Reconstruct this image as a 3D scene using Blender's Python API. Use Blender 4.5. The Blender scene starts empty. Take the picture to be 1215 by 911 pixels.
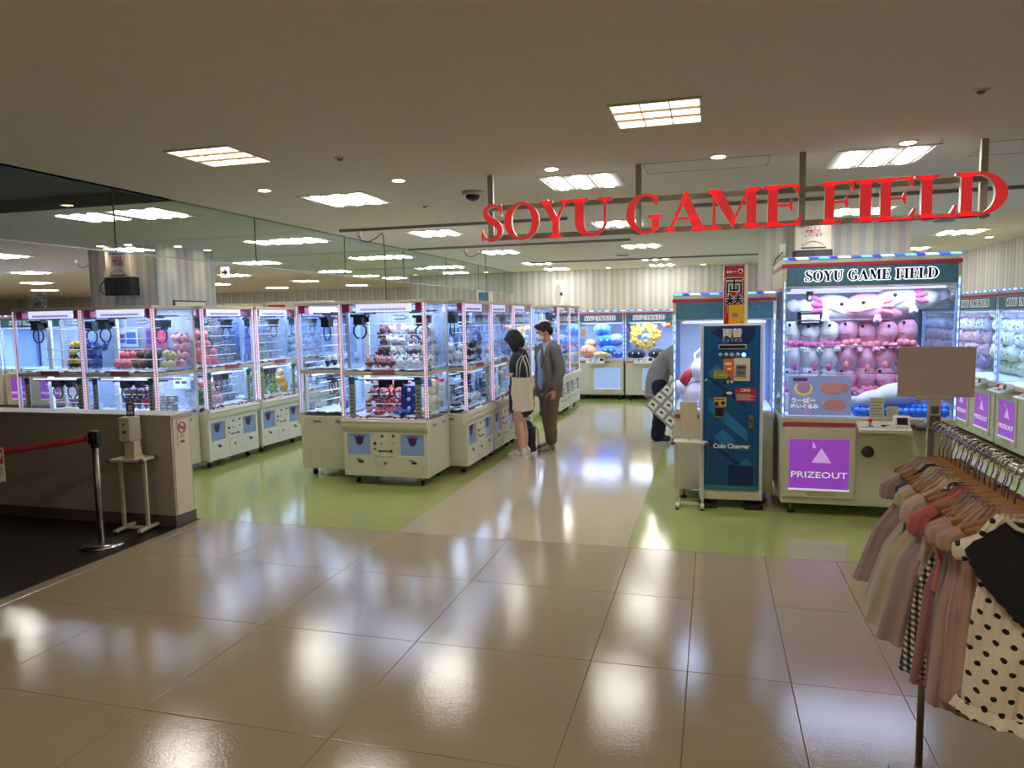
import bpy, math, random
from mathutils import Vector, Matrix, Euler
R = random.Random(7)
PI = math.pi
SC = bpy.context.scene
COL = SC.collection
NTH = ('first','second','third','fourth','fifth','sixth','seventh','eighth','ninth','tenth','eleventh','twelfth','thirteenth','fourteenth','fifteenth')

# ------------------------------------------------------------ camera, world, exposure
cam = bpy.data.cameras.new('camera'); camo = bpy.data.objects.new('camera', cam); COL.objects.link(camo)
cam.sensor_width = 36.0; cam.lens = 855.0 / 1215.0 * 36.0; cam.clip_start = 0.05; cam.clip_end = 200
def cam_matrix(yaw, pitch, roll, loc):
    cy, sy = math.cos(yaw), math.sin(yaw)
    f = Vector((sy*math.cos(pitch), cy*math.cos(pitch), math.sin(pitch)))
    r = Vector((cy, -sy, 0)); u = r.cross(f)
    r2 = r*math.cos(roll)+u*math.sin(roll); u2 = -r*math.sin(roll)+u*math.cos(roll)
    m = Matrix((r2, u2, -f)).transposed().to_4x4(); m.translation = loc
    return m
camo.matrix_world = cam_matrix(-0.272, -0.091, -0.018, Vector((0, 0, 1.767)))
SC.camera = camo
SC.view_settings.view_transform = 'Standard'; SC.view_settings.look = 'None'
SC.view_settings.exposure = 0.22; SC.view_settings.gamma = 1.0
try: SC.view_settings.use_curve_mapping = False
except Exception: pass
SC.cycles.max_bounces = 8; SC.cycles.transparent_max_bounces = 48
SC.cycles.diffuse_bounces = 4; SC.cycles.glossy_bounces = 4
SC.cycles.sample_clamp_indirect = 6.0
PANEL_E = 40.0        # brightness of the ceiling panels
DOWN_E = 18.0
MALL_W = 11.5        # watts of the added, unseen mall-side lamps
DECK_W = 11.0         # watts of a crane game deck lamp
world = bpy.data.worlds.new('world'); SC.world = world; world.use_nodes = True
world.node_tree.nodes['Background'].inputs[0].default_value = (0.80, 0.78, 0.72, 1)
world.node_tree.nodes['Background'].inputs[1].default_value = 0.10

# ------------------------------------------------------------ materials
def lin(c):
    return tuple(((v/255)/12.92 if v/255 <= .04045 else ((v/255+.055)/1.055)**2.4) for v in c)
MATS = {}
def mat(name, rgb, rough=.5, metal=0, emit=0, ergb=None, var=.06, bump=0, bscale=60, scale=12, coat=0, alpha=None, sheen=0):
    if name in MATS: return MATS[name]
    m = bpy.data.materials.new(name); m.use_nodes = True; nt = m.node_tree; N = nt.nodes; L = nt.links
    b = N['Principled BSDF']; c = lin(rgb)
    b.inputs['Base Color'].default_value = (*c, 1); b.inputs['Roughness'].default_value = rough; b.inputs['Metallic'].default_value = metal
    if coat: b.inputs['Coat Weight'].default_value = coat
    if sheen: b.inputs['Sheen Weight'].default_value = sheen
    if emit:
        b.inputs['Emission Color'].default_value = (*(lin(ergb) if ergb else c), 1); b.inputs['Emission Strength'].default_value = emit
    tc = None
    if var or bump: tc = N.new('ShaderNodeTexCoord')
    if var:
        n = N.new('ShaderNodeTexNoise'); n.inputs['Scale'].default_value = scale; L.new(tc.outputs['Object'], n.inputs['Vector'])
        mx = N.new('ShaderNodeMix'); mx.data_type = 'RGBA'
        mx.inputs[6].default_value = (*[v*(1-var) for v in c], 1); mx.inputs[7].default_value = (*[min(1, v*(1+var)) for v in c], 1)
        L.new(n.outputs['Fac'], mx.inputs[0]); L.new(mx.outputs[2], b.inputs['Base Color'])
    if bump:
        n2 = N.new('ShaderNodeTexNoise'); n2.inputs['Scale'].default_value = bscale; n2.inputs['Detail'].default_value = 3
        L.new(tc.outputs['Object'], n2.inputs['Vector']); bp = N.new('ShaderNodeBump'); bp.inputs['Strength'].default_value = bump
        bp.inputs['Distance'].default_value = .01; L.new(n2.outputs['Fac'], bp.inputs['Height']); L.new(bp.outputs[0], b.inputs['Normal'])
    if alpha is not None: b.inputs['Alpha'].default_value = alpha
    MATS[name] = m; return m
def glow(name, rgb, s):
    if name in MATS: return MATS[name]
    m = bpy.data.materials.new(name); m.use_nodes = True; nt = m.node_tree; nt.nodes.clear()
    e = nt.nodes.new('ShaderNodeEmission'); e.inputs[0].default_value = (*lin(rgb), 1); e.inputs[1].default_value = s
    o = nt.nodes.new('ShaderNodeOutputMaterial'); nt.links.new(e.outputs[0], o.inputs[0]); MATS[name] = m; return m
def glass(name, tint=(245, 250, 255), ior=1.45, haze=0.0, hz=(200, 215, 240)):
    if name in MATS: return MATS[name]
    m = bpy.data.materials.new(name); m.use_nodes = True; nt = m.node_tree; N = nt.nodes; L = nt.links; N.clear()
    t = N.new('ShaderNodeBsdfTransparent'); t.inputs[0].default_value = (*lin(tint), 1)
    g = N.new('ShaderNodeBsdfGlossy'); g.inputs['Roughness'].default_value = .02
    f = N.new('ShaderNodeLayerWeight'); f.inputs['Blend'].default_value = .5
    pw_ = N.new('ShaderNodeMath'); pw_.operation = 'POWER'; L.new(f.outputs['Facing'], pw_.inputs[0]); pw_.inputs[1].default_value = 4.0
    f0 = ((ior-1)/(ior+1))**2; ma = N.new('ShaderNodeMath'); ma.operation = 'MULTIPLY_ADD'; L.new(pw_.outputs[0], ma.inputs[0]); ma.inputs[1].default_value = 1-f0; ma.inputs[2].default_value = f0
    mx = N.new('ShaderNodeMixShader'); L.new(ma.outputs[0], mx.inputs[0]); L.new(t.outputs[0], mx.inputs[1]); L.new(g.outputs[0], mx.inputs[2])
    out = mx
    if haze:
        d = N.new('ShaderNodeBsdfDiffuse'); d.inputs[0].default_value = (*lin(hz), 1)
        m2 = N.new('ShaderNodeMixShader'); m2.inputs[0].default_value = haze
        L.new(mx.outputs[0], m2.inputs[1]); L.new(d.outputs[0], m2.inputs[2]); out = m2
    o = N.new('ShaderNodeOutputMaterial'); L.new(out.outputs[0], o.inputs[0]); MATS[name] = m; return m
def stripes(name, stops, period, rough=.7, axis=(1, 1, 0), emit=0):
    """repeating bands of colour along a world direction: stops = [(pos, rgb), ...]"""
    if name in MATS: return MATS[name]
    m = bpy.data.materials.new(name); m.use_nodes = True; nt = m.node_tree; N = nt.nodes; L = nt.links; b = N['Principled BSDF']
    g = N.new('ShaderNodeTexCoord'); d = N.new('ShaderNodeVectorMath'); d.operation = 'DOT_PRODUCT'
    L.new(g.outputs['Object'], d.inputs[0]); d.inputs[1].default_value = axis
    dv = N.new('ShaderNodeMath'); dv.operation = 'DIVIDE'; L.new(d.outputs['Value'], dv.inputs[0]); dv.inputs[1].default_value = period
    fr = N.new('ShaderNodeMath'); fr.operation = 'FRACT'; L.new(dv.outputs[0], fr.inputs[0])
    cr = N.new('ShaderNodeValToRGB'); cr.color_ramp.interpolation = 'CONSTANT'; L.new(fr.outputs[0], cr.inputs[0])
    el = cr.color_ramp.elements
    while len(el) < len(stops): el.new(.5)
    for e_, (p, c) in zip(el, stops): e_.position = p; e_.color = (*lin(c), 1)
    L.new(cr.outputs[0], b.inputs['Base Color']); b.inputs['Roughness'].default_value = rough
    if emit: L.new(cr.outputs[0], b.inputs['Emission Color']); b.inputs['Emission Strength'].default_value = emit
    MATS[name] = m; return m
def floor_mat(name, rgb, rough=.2, bump=.25, var=.07, bscale=28, stretch=3):
    m = bpy.data.materials.new(name); m.use_nodes = True; nt = m.node_tree; N = nt.nodes; L = nt.links; b = N['Principled BSDF']
    g = N.new('ShaderNodeNewGeometry'); mp = N.new('ShaderNodeMapping'); mp.inputs['Scale'].default_value = (1, stretch, 1)
    L.new(g.outputs['Position'], mp.inputs[0])
    n = N.new('ShaderNodeTexNoise'); n.inputs['Scale'].default_value = 5; n.inputs['Detail'].default_value = 6; n.inputs['Roughness'].default_value = .65; L.new(mp.outputs[0], n.inputs['Vector'])
    c = lin(rgb); mx = N.new('ShaderNodeMix'); mx.data_type = 'RGBA'
    mx.inputs[6].default_value = (*[v*(1-var) for v in c], 1); mx.inputs[7].default_value = (*[v*(1+var) for v in c], 1)
    L.new(n.outputs['Fac'], mx.inputs[0]); L.new(mx.outputs[2], b.inputs['Base Color'])
    b.inputs['Roughness'].default_value = rough; b.inputs['Specular IOR Level'].default_value = .75
    n2 = N.new('ShaderNodeTexNoise'); n2.inputs['Scale'].default_value = bscale; n2.inputs['Detail'].default_value = 4; n2.inputs['Roughness'].default_value = .6
    L.new(g.outputs['Position'], n2.inputs['Vector'])
    bp = N.new('ShaderNodeBump'); bp.inputs['Strength'].default_value = bump; bp.inputs['Distance'].default_value = .0025
    L.new(n2.outputs['Fac'], bp.inputs['Height']); L.new(bp.outputs[0], b.inputs['Normal'])
    MATS[name] = m; return m
def dots(name, base, spot, period, radius, rough=.8):
    if name in MATS: return MATS[name]
    m = bpy.data.materials.new(name); m.use_nodes = True; nt = m.node_tree; N = nt.nodes; L = nt.links; b = N['Principled BSDF']
    tc = N.new('ShaderNodeTexCoord'); sx = N.new('ShaderNodeSeparateXYZ'); L.new(tc.outputs['Object'], sx.inputs[0])
    def M(op, a, v):
        q = N.new('ShaderNodeMath'); q.operation = op
        for i, w in enumerate((a, v)):
            if w is None: continue
            if isinstance(w, (int, float)): q.inputs[i].default_value = w
            else: L.new(w, q.inputs[i])
        return q.outputs[0]
    u = M('DIVIDE', sx.outputs[0], period); v = M('ADD', M('DIVIDE', sx.outputs[2], period*.9), 40.0)
    row = M('FLOOR', v, None); odd = M('MODULO', row, 2.0); u = M('ADD', u, M('MULTIPLY', odd, .5))
    nz = N.new('ShaderNodeTexNoise'); nz.inputs['Scale'].default_value = 9; L.new(tc.outputs['Object'], nz.inputs['Vector'])
    u = M('ADD', u, M('MULTIPLY', nz.outputs['Fac'], .35))
    du = M('SUBTRACT', M('FRACT', u, None), .5); dv = M('SUBTRACT', M('FRACT', v, None), .5)
    d2 = M('ADD', M('MULTIPLY', du, du), M('MULTIPLY', dv, dv)); k = M('LESS_THAN', d2, radius*radius)
    mx = N.new('ShaderNodeMix'); mx.data_type = 'RGBA'; L.new(k, mx.inputs[0])
    mx.inputs[6].default_value = (*lin(base), 1); mx.inputs[7].default_value = (*lin(spot), 1)
    L.new(mx.outputs[2], b.inputs['Base Color']); b.inputs['Roughness'].default_value = rough
    MATS[name] = m; return m
def gingham(name, a, bcol, c, period):
    m = bpy.data.materials.new(name); m.use_nodes = True; nt = m.node_tree; N = nt.nodes; L = nt.links; b = N['Principled BSDF']
    tc = N.new('ShaderNodeTexCoord'); sx = N.new('ShaderNodeSeparateXYZ'); L.new(tc.outputs['Object'], sx.inputs[0]); outs = []
    for i in (0, 2):
        d = N.new('ShaderNodeMath'); d.operation = 'DIVIDE'; L.new(sx.outputs[i], d.inputs[0]); d.inputs[1].default_value = period
        f = N.new('ShaderNodeMath'); f.operation = 'FRACT'; L.new(d.outputs[0], f.inputs[0])
        g = N.new('ShaderNodeMath'); g.operation = 'GREATER_THAN'; L.new(f.outputs[0], g.inputs[0]); g.inputs[1].default_value = .5; outs.append(g)
    s = N.new('ShaderNodeMath'); s.operation = 'ADD'; L.new(outs[0].outputs[0], s.inputs[0]); L.new(outs[1].outputs[0], s.inputs[1])
    h = N.new('ShaderNodeMath'); h.operation = 'DIVIDE'; L.new(s.outputs[0], h.inputs[0]); h.inputs[1].default_value = 2.2
    cr = N.new('ShaderNodeValToRGB'); cr.color_ramp.interpolation = 'CONSTANT'; el = cr.color_ramp.elements; el.new(.5)
    for e_, (p, q) in zip(el, ((0, a), (.3, bcol), (.7, c))): e_.position = p; e_.color = (*lin(q), 1)
    L.new(h.outputs[0], cr.inputs[0]); L.new(cr.outputs[0], b.inputs['Base Color']); b.inputs['Roughness'].default_value = .9
    MATS[name] = m; return m

# ------------------------------------------------------------ mesh builder
class MB:
    def __init__(s): s.v = []; s.f = []; s.m = []; s.s = []; s.uv = None
    def add(s, vs, fs, mi=0, smooth=False):
        o = len(s.v); s.v += [tuple(v) for v in vs]
        for f in fs: s.f.append(tuple(i+o for i in f)); s.m.append(mi); s.s.append(smooth)
        return s
    def box(s, a, b, mi=0):
        x0, y0, z0 = a; x1, y1, z1 = b
        return s.add([(x0,y0,z0),(x1,y0,z0),(x1,y1,z0),(x0,y1,z0),(x0,y0,z1),(x1,y0,z1),(x1,y1,z1),(x0,y1,z1)],
                     [(0,3,2,1),(4,5,6,7),(0,1,5,4),(1,2,6,5),(2,3,7,6),(3,0,4,7)], mi)
    def cb(s, c, d, mi=0): return s.box([c[i]-d[i]/2 for i in range(3)], [c[i]+d[i]/2 for i in range(3)], mi)
    def tube(s, pts, r, n=8, mi=0, caps=True, smooth=True, flat=1.0):
        pts = [Vector(p) for p in pts]; rs = r if isinstance(r, (list, tuple)) else [r]*len(pts); rings = []; up = None
        for i, p in enumerate(pts):
            t = (pts[min(i+1, len(pts)-1)]-pts[max(i-1, 0)])
            t = t.normalized() if t.length > 1e-9 else Vector((0,0,1))
            if up is None: up = Vector((0,0,1)) if abs(t.z) < .9 else Vector((1,0,0))
            a = t.cross(up).normalized(); b = a.cross(t).normalized(); up = b
            rings.append([p+(a*math.cos(2*PI*k/n)+b*math.sin(2*PI*k/n)*flat)*rs[i] for k in range(n)])
        vs = [v for rg in rings for v in rg]; fs = []
        for i in range(len(pts)-1):
            for k in range(n): fs.append((i*n+k, i*n+(k+1)%n, (i+1)*n+(k+1)%n, (i+1)*n+k))
        if caps: fs += [tuple(range(n))[::-1], tuple((len(pts)-1)*n+k for k in range(n))]
        return s.add(vs, fs, mi, smooth)
    def cyl(s, c, r, z0, z1, n=16, mi=0, r2=None):
        return s.tube([(c[0], c[1], z0), (c[0], c[1], z1)], [r, r2 if r2 is not None else r], n, mi)
    def ball(s, c, r, n=10, m=7, mi=0, rot=None):
        if isinstance(r, (int, float)): r = (r, r, r)
        vs = [(0,0,1)]; fs = []
        for j in range(1, m):
            for i in range(n): a = PI*j/m; b = 2*PI*i/n; vs.append((math.sin(a)*math.cos(b), math.sin(a)*math.sin(b), math.cos(a)))
        vs.append((0,0,-1)); L = len(vs)-1
        for i in range(n): fs.append((0, 1+i, 1+(i+1)%n)); fs.append((L, L-n+(i+1)%n, L-n+i))
        for j in range(m-2):
            for i in range(n): fs.append((1+j*n+i, 1+(j+1)*n+i, 1+(j+1)*n+(i+1)%n, 1+j*n+(i+1)%n))
        M_ = Euler(rot).to_matrix() if rot else None
        out = []
        for v in vs:
            w = Vector((v[0]*r[0], v[1]*r[1], v[2]*r[2]))
            if M_: w = M_ @ w
            out.append((w.x+c[0], w.y+c[1], w.z+c[2]))
        return s.add(out, fs, mi, True)
    def prism(s, poly, d0, d1, axis='y', mi=0, mside=None):
        """extrude a 2-D polygon; axis y: poly=(x,z), x: poly=(y,z), z: poly=(x,y)"""
        f = {'y': lambda p, d: (p[0], d, p[1]), 'x': lambda p, d: (d, p[0], p[1]), 'z': lambda p, d: (p[0], p[1], d)}[axis]
        n = len(poly); vs = [f(p, d0) for p in poly]+[f(p, d1) for p in poly]
        s.add(vs, [tuple(range(n)), tuple(range(n, 2*n))[::-1]], mi)
        return s.add(vs, [(i, i+n, (i+1)%n+n, (i+1)%n) for i in range(n)], mi if mside is None else mside)
    def grid(s, fn, nu, nv, mi=0, smooth=True, close=False):
        vs = [fn(i/nu, j/nv) for j in range(nv+1) for i in range(nu+1)]
        return s.add(vs, [(j*(nu+1)+i, j*(nu+1)+i+1, (j+1)*(nu+1)+i+1, (j+1)*(nu+1)+i) for j in range(nv) for i in range(nu)], mi, smooth)
    def build(s, name, mats, parent=None, loc=None, rot=None, bevel=0, kind=None, fix=True):
        me = bpy.data.meshes.new(name); me.from_pydata(s.v, [], s.f)
        for m in (mats if isinstance(mats, (list, tuple)) else [mats]): me.materials.append(m)
        me.polygons.foreach_set('material_index', s.m); me.polygons.foreach_set('use_smooth', s.s)
        if fix:
            import bmesh
            b = bmesh.new(); b.from_mesh(me); bmesh.ops.recalc_face_normals(b, faces=b.faces); b.to_mesh(me); b.free()
        me.update()
        o = bpy.data.objects.new(name, me); COL.objects.link(o)
        if parent: o.parent = parent
        if loc: o.location = loc
        if rot: o.rotation_euler = rot
        if bevel:
            bv = o.modifiers.new('bevel', 'BEVEL'); bv.width = bevel; bv.segments = 2; bv.limit_method = 'ANGLE'; bv.angle_limit = .9
        if kind: o['kind'] = kind
        return o
def thing(name, label, cat, loc=(0,0,0), rz=0, group=None):
    o = bpy.data.objects.new(name, None); COL.objects.link(o); o.empty_display_size = .1
    o.location = loc; o.rotation_euler = (0, 0, rz); o['label'] = label; o['category'] = cat
    if group: o['group'] = group
    return o
def tag(o, label, cat, group=None):
    o['label'] = label; o['category'] = cat
    if group: o['group'] = group
    return o
def struct(o): o['kind'] = 'structure'; return o
def kids(o): return CH.get(o.name, [])
CH = {}
def copy_tree(o, loc, rz=None, label=None, group=None):
    c = o.copy(); COL.objects.link(c); c.location = loc
    if rz is not None: c.rotation_euler = (0, 0, rz)
    if label: c['label'] = label
    if group: c['group'] = group
    def rec(a, b):
        for ch in a.children:
            d = ch.copy(); COL.objects.link(d); d.parent = b; rec(ch, d)
    rec(o, c); return c
TXT = {}
def text(s, size, m, parent, loc, rot=(PI/2, 0, 0), ext=.001, name='lettering', align='CENTER', sx=1.0, bold=0):
    k = (s, size, ext, m.name, align, bold)
    if k not in TXT:
        cu = bpy.data.curves.new(name, 'FONT'); cu.body = s; cu.size = size; cu.extrude = ext; cu.align_x = align; cu.align_y = 'CENTER'; cu.resolution_u = 2
        cu.offset = bold
        t = bpy.data.objects.new(name, cu); COL.objects.link(t); bpy.context.view_layer.update()
        me = bpy.data.meshes.new_from_object(t.evaluated_get(bpy.context.evaluated_depsgraph_get())); me.name = name
        me.materials.clear(); me.materials.append(m); bpy.data.objects.remove(t); TXT[k] = me
    o = bpy.data.objects.new(name, TXT[k]); COL.objects.link(o); o.parent = parent; o.location = loc; o.rotation_euler = rot; o.scale = (sx, 1, 1)
    return o
def lamp(parent, loc, sx, sy, watts, rgb=(255, 255, 255), name='added_fill_light', rot=(0,0,0), spread=None):
    k = 'L%s%s%s%s' % (sx, sy, watts, rgb)
    if k not in MATS:
        l = bpy.data.lights.new(name, 'AREA'); l.shape = 'RECTANGLE'; l.size = sx; l.size_y = sy; l.energy = watts; l.color = lin(rgb)
        if spread: l.spread = spread
        MATS[k] = l
    o = bpy.data.objects.new(name, MATS[k]); COL.objects.link(o); o.parent = parent; o.location = loc; o.rotation_euler = rot
    return o

cream = mat('cream_panel', (208, 205, 184), .42, bump=.02)
cream2 = mat('cream_side', (200, 195, 170), .45)
beige = mat('beige_trim', (190, 178, 155), .5)
white = mat('white_plastic', (236, 236, 232), .35)
blackp = mat('black_plastic', (22, 22, 25), .4)
darkg = mat('dark_grey', (58, 60, 66), .5)
midg = mat('mid_grey', (120, 122, 126), .5)
chrome = mat('chrome', (190, 190, 188), .22, 1.0, var=.02)
steel = mat('brushed_steel', (150, 146, 138), .35, 1.0)
rubber = mat('rubber', (28, 28, 28), .8)
red = mat('signal_red', (196, 28, 40), .45)
pane = glass('clear_pane'); haze_pane = glass('lit_haze_pane', haze=.28, hz=(214, 226, 250))  # rear panes whitened to stand in for the lit haze inside machines
smoke_pane = glass('screen_pane', (238, 245, 243), 1.55)

# ------------------------------------------------------------ setting: floor
H = 2.83; XB = -4.473; YB = 5.427; YN = 16.3
tile_m = floor_mat('beige_tile', (165, 149, 122), .08, .25, .07, 66, 3)
aisle_m = floor_mat('aisle_vinyl', (186, 172, 146), .08, .16, .06, 46, 2)
green_m = floor_mat('green_vinyl', (158, 166, 98), .10, .16, .12, 36, 2.5)
black_m = floor_mat('black_tile', (30, 27, 26), .3, .15, .1, 24, 1)
joint = mat('tile_joint', (112, 98, 80), .7)
fl = struct(MB().box((-26, -6, -.08), (8, 26, -.012)).build('floor', joint))
xs = [XB, -4.36, -3.503, -2.533, -1.563, -.593, -.108, .377, .862, 1.347, 2.317, 3.287, 4.257, 5.227]
ys = [5.427, 4.491, 3.544, 2.596, 1.648, .70, -.25]
tmesh = {}
for j in range(len(ys)-1):
    for i in range(len(xs)-1):
        if xs[i+1]-xs[i] < .5 and ys[j] < 3 and i > 0 and False: continue
        w = xs[i+1]-xs[i]; d = ys[j]-ys[j+1]; k = (round(w, 3), round(d, 3)); g = .001
        if k not in tmesh:
            b = .002
            m = MB(); m.add([(g,g,-.012),(w-g,g,-.012),(w-g,d-g,-.012),(g,d-g,-.012),(g,g,-b),(w-g,g,-b),(w-g,d-g,-b),(g,d-g,-b),(g+b,g+b,0),(w-g-b,g+b,0),(w-g-b,d-g-b,0),(g+b,d-g-b,0)],
                  [(8,9,10,11),(4,5,9,8),(5,6,10,9),(6,7,11,10),(7,4,8,11),(0,1,5,4),(1,2,6,5),(2,3,7,6),(3,0,4,7)])
            o = m.build('tile', tile_m, fl, (xs[i], ys[j+1], 0)); tmesh[k] = o.data
        else:
            o = bpy.data.objects.new('tile', tmesh[k]); COL.objects.link(o); o.parent = fl; o.location = (xs[i], ys[j+1], 0)
MB().box((XB, -6, -.012), (8, -.2516, 0)).build('mall_flooring', tile_m, fl)
MB().box((5.2286, -.25, -.012), (8, 5.427, 0)).build('mall_flooring', tile_m, fl)
MB().box((-26, -6, -.012), (XB-.002, 5.2, 0)).build('black_flooring', black_m, fl)
MB().box((-2.533, YB+.002, -.012), (-.62, 14.2, 0)).build('aisle_flooring', aisle_m, fl)
MB().box((-8.6, YB+.002, -.012), (-2.535, 26, 0)).build('green_flooring', green_m, fl)
MB().box((-26, YB+.002, -.012), (-8.602, 26, 0)).build('aisle_flooring', aisle_m, fl)  # far-left floor made beige so its bounce lightens the ceiling there
MB().box((-.618, YB+.002, -.012), (8, 17, 0)).build('green_flooring', green_m, fl)
MB().box((-2.533, 14.202, -.012), (-.62, 17, 0)).build('green_flooring', green_m, fl)
MB().box((XB-.004, 5.2, -.012), (XB-.0, YB, .001)).build('edge_strip', joint, fl)

# ------------------------------------------------------------ ceiling and walls
ceil_m = mat('ceiling_paint', (222, 217, 202), .8, bump=.03, bscale=90)
dark_ceil = mat('dark_ceiling_paint', (76, 84, 92), .8)
ce = MB()
ce.box((XB, -6, H), (8, 5.30, H+.1)); ce.box((-26, 5.30, H), (8, 26, H+.1))
ceil = struct(ce.build('ceiling', ceil_m))
MB().box((-26, -6, H+.10), (XB, 5.30, H+.18)).build('dark_ceiling_panel', dark_ceil, ceil)
MB().box((-26, 5.285, H-.012), (XB, 5.31, H+.12)).box((XB-.02, -6, H-.012), (XB+.012, 5.30, H+.12)).build('ceiling_edge', mat('edge_metal', (120, 122, 124), .4, .6), ceil)
wp = stripes('striped_wallpaper', [(0, (204, 200, 188)), (.18, (182, 186, 187)), (.36, (210, 206, 196)), (.55, (174, 179, 181)), (.72, (198, 194, 183)), (.86, (178, 182, 185))], .42, axis=(1, 1, 0))
struct(MB().box((-7.0, YN, 0), (4.5, YN+.15, H)).build('wall_north', wp))
struct(MB().box((-7.15, YN+.15, 0), (-7.0, 22, H)).build('wall_return', wp))
struct(MB().box((-26, 22, 0), (-7.0, 22.15, H)).build('wall_far', wp))
struct(MB().box((4.4, 6.5, 0), (4.55, YN, H)).build('wall_east', wp))
plain = mat('mall_wall_paint', (170, 160, 142), .8)
struct(MB().box((8, -6, 0), (8.15, 6.5, H)).build('wall_mall_east', plain))
struct(MB().box((4.55, 6.5, 0), (8, 6.65, H)).build('wall_mall_north', plain))
struct(MB().box((-26, -6.15, 0), (8, -6, H)).build('wall_south', plain))
struct(MB().box((-26.15, -6, 0), (-26, 22, H)).build('wall_west', plain))
# low partition wall with its top slab
lw = struct(MB().box((-12, 5.15, 0), (-4.505, 5.39, .955)).build('wall_low', mat('low_wall_paint', (182, 174, 164), .6)))
MB().box((-12, 5.13, .955), (-4.485, 5.41, .988)).build('top_slab', mat('slab', (178, 170, 158), .5), lw, bevel=.004)
MB().box((-12, 5.142, 0), (-4.497, 5.398, .1)).build('skirting', mat('skirting_grey', (92, 88, 84), .6), lw)
MB().box((-4.507, 5.17, .1), (-4.499, 5.37, .955)).build('end_panel', mat('end_panel', (214, 204, 182), .55), lw)

# glass smoke screen hanging from the ceiling
js = [-1.0, 1.0, 2.85, 4.65, 6.45, 8.3, 10.1, 11.9, 13.7, YN-.01]
ss = struct(MB().box((XB-.012, -1, H-.012), (XB+.012, YN-.01, H)).build('trim_1', mat('screen_rail', (150, 150, 146), .4, .5)))
for a, b in zip(js[:-1], js[1:]):
    g = MB().box((XB-.003, a+.004, H-.49), (XB+.003, b-.004, H-.012)).build('glass_pane', smoke_pane, ss)
MB().box((XB-.008, -1, H-.50), (XB+.008, YN-.02, H-.488)).build('bottom_rail', mat('screen_rail', (150, 150, 146)), ss)
for a in js[1:-1]: MB().box((XB-.004, a-.004, H-.49), (XB+.004, a+.004, H-.012)).build('joint_strip', darkg, ss)

# striped columns
struct(MB().box((-8.32, 8.15, 0), (-7.2, 9.33, H)).build('column', wp))
struct(MB().box((.60, 9.35, 0), (2.2, 10.6, H)).build('column', wp))

# ------------------------------------------------------------ ceiling lamps
frame_m = mat('lamp_frame', (222, 218, 208), .5)
warm = glow('panel_glow_warm', (255, 234, 204), 3.6); tube_g = glow('tube_glow', (255, 250, 242), PANEL_E)
refl = mat('lamp_reflector', (236, 234, 226), .3)
def panel_tubes(name, label, group, loc, s=.56):
    t = thing(name, label, 'ceiling lamp', loc, 0, group); h = s/2
    MB().box((-h-.03,-h-.03,-.006),(h+.03,-h,.0)).box((-h-.03,h,-.006),(h+.03,h+.03,.0)).box((-h-.03,-h,-.006),(-h,h,.0)).box((h,-h,-.006),(h+.03,h,.0)).build('frame', frame_m, t)
    m = MB()
    for i in range(3):
        x0 = -h+i*s/3; x1 = x0+s/3; n = 8
        vs = []; 
        for y in (-h, h):
            for k in range(n+1): a = PI*k/n; vs.append((x0+(x1-x0)*k/n, y, -.003-.0*math.sin(a)))
        m.add(vs, [(k, k+1, n+2+k, n+1+k) for k in range(n)], 0, True)
        if i: m.box((x0-.006, -h, -.012), (x0+.006, h, -.003))
    m.build('reflector', refl, t)
    for i in range(3):
        x = -h+(i+.5)*s/3
        MB().box((x-.034, -h+.05, -.016), (x+.034, h-.05, -.004)).build('tube', tube_g, t)
    return t
def panel_louvre(name, label, group, loc, s=.44):
    t = thing(name, label, 'ceiling lamp', loc, 0, group); h = s/2
    MB().box((-h-.012,-h-.012,-.01),(h+.012,-h,.0)).box((-h-.012,h,-.01),(h+.012,h+.012,.0)).box((-h-.012,-h,-.01),(-h,h,.0)).box((h,-h,-.01),(h+.012,h,.0)).build('frame', frame_m, t)
    MB().box((-h,-h,-.002),(h,h,-.0005)).build('diffuser', warm, t)
    m = MB()
    for i in (1, 2): y = -h+s*i/3; m.add([(-h, y-.012, -.003), (h, y-.012, -.003), (h, y+.0, -.014), (-h, y, -.014), (-h, y+.012, -.003), (h, y+.012, -.003)], [(0,1,2,3),(3,2,5,4)])
    for i in (1, 2): x = -h+s*i/3; m.box((x-.003, -h, -.012), (x+.003, h, -.002))
    m.build('louvre', mat('louvre', (236, 214, 184), .4), t)
    return t
G1 = 'louvred ceiling lamps over the mall floor'
pl1 = panel_louvre('ceiling_lamp', 'warm louvred square ceiling lamp left of centre, nearest the viewer', G1, (-3.03, 4.04, H))
pl2 = copy_tree(pl1, (-.29, 3.98, H), label='warm louvred square ceiling lamp above the red shop sign')
for k, (x, y) in enumerate(((-3.0, 1.0), (-.3, 1.0), (2.7, .8), (2.4, -1.8), (-.3, -1.8), (-3.0, -1.8), (5.1, 1.0))):  # unseen lamps added to light the mall floor and clothes rack
    q = copy_tree(pl1, (x, y, H), label='added warm louvred ceiling lamp out of view, %s one behind the viewer' % NTH[k])
    lamp(q, (0,0,-.02), .42, .42, MALL_W, (255, 236, 208))
G2 = 'three-tube square ceiling lamps in the game area'
pt = panel_tubes('ceiling_lamp', 'three-tube square ceiling lamp hanging above the letters YU of the sign', G2, (-1.0, 5.75, H))
LP = [(-3.1, 5.83, 'three-tube square ceiling lamp left of the dome camera, nearest of its row'), (1.1, 5.6, 'three-tube square ceiling lamp above the letters FIEL of the sign'),
      (-5.2, 5.86, 'three-tube square ceiling lamp behind the glass screen by the dark ceiling')]
G3 = 'distant three-tube ceiling lamps in rows'
ORD = ('first', 'second', 'third', 'fourth', 'fifth')
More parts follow.
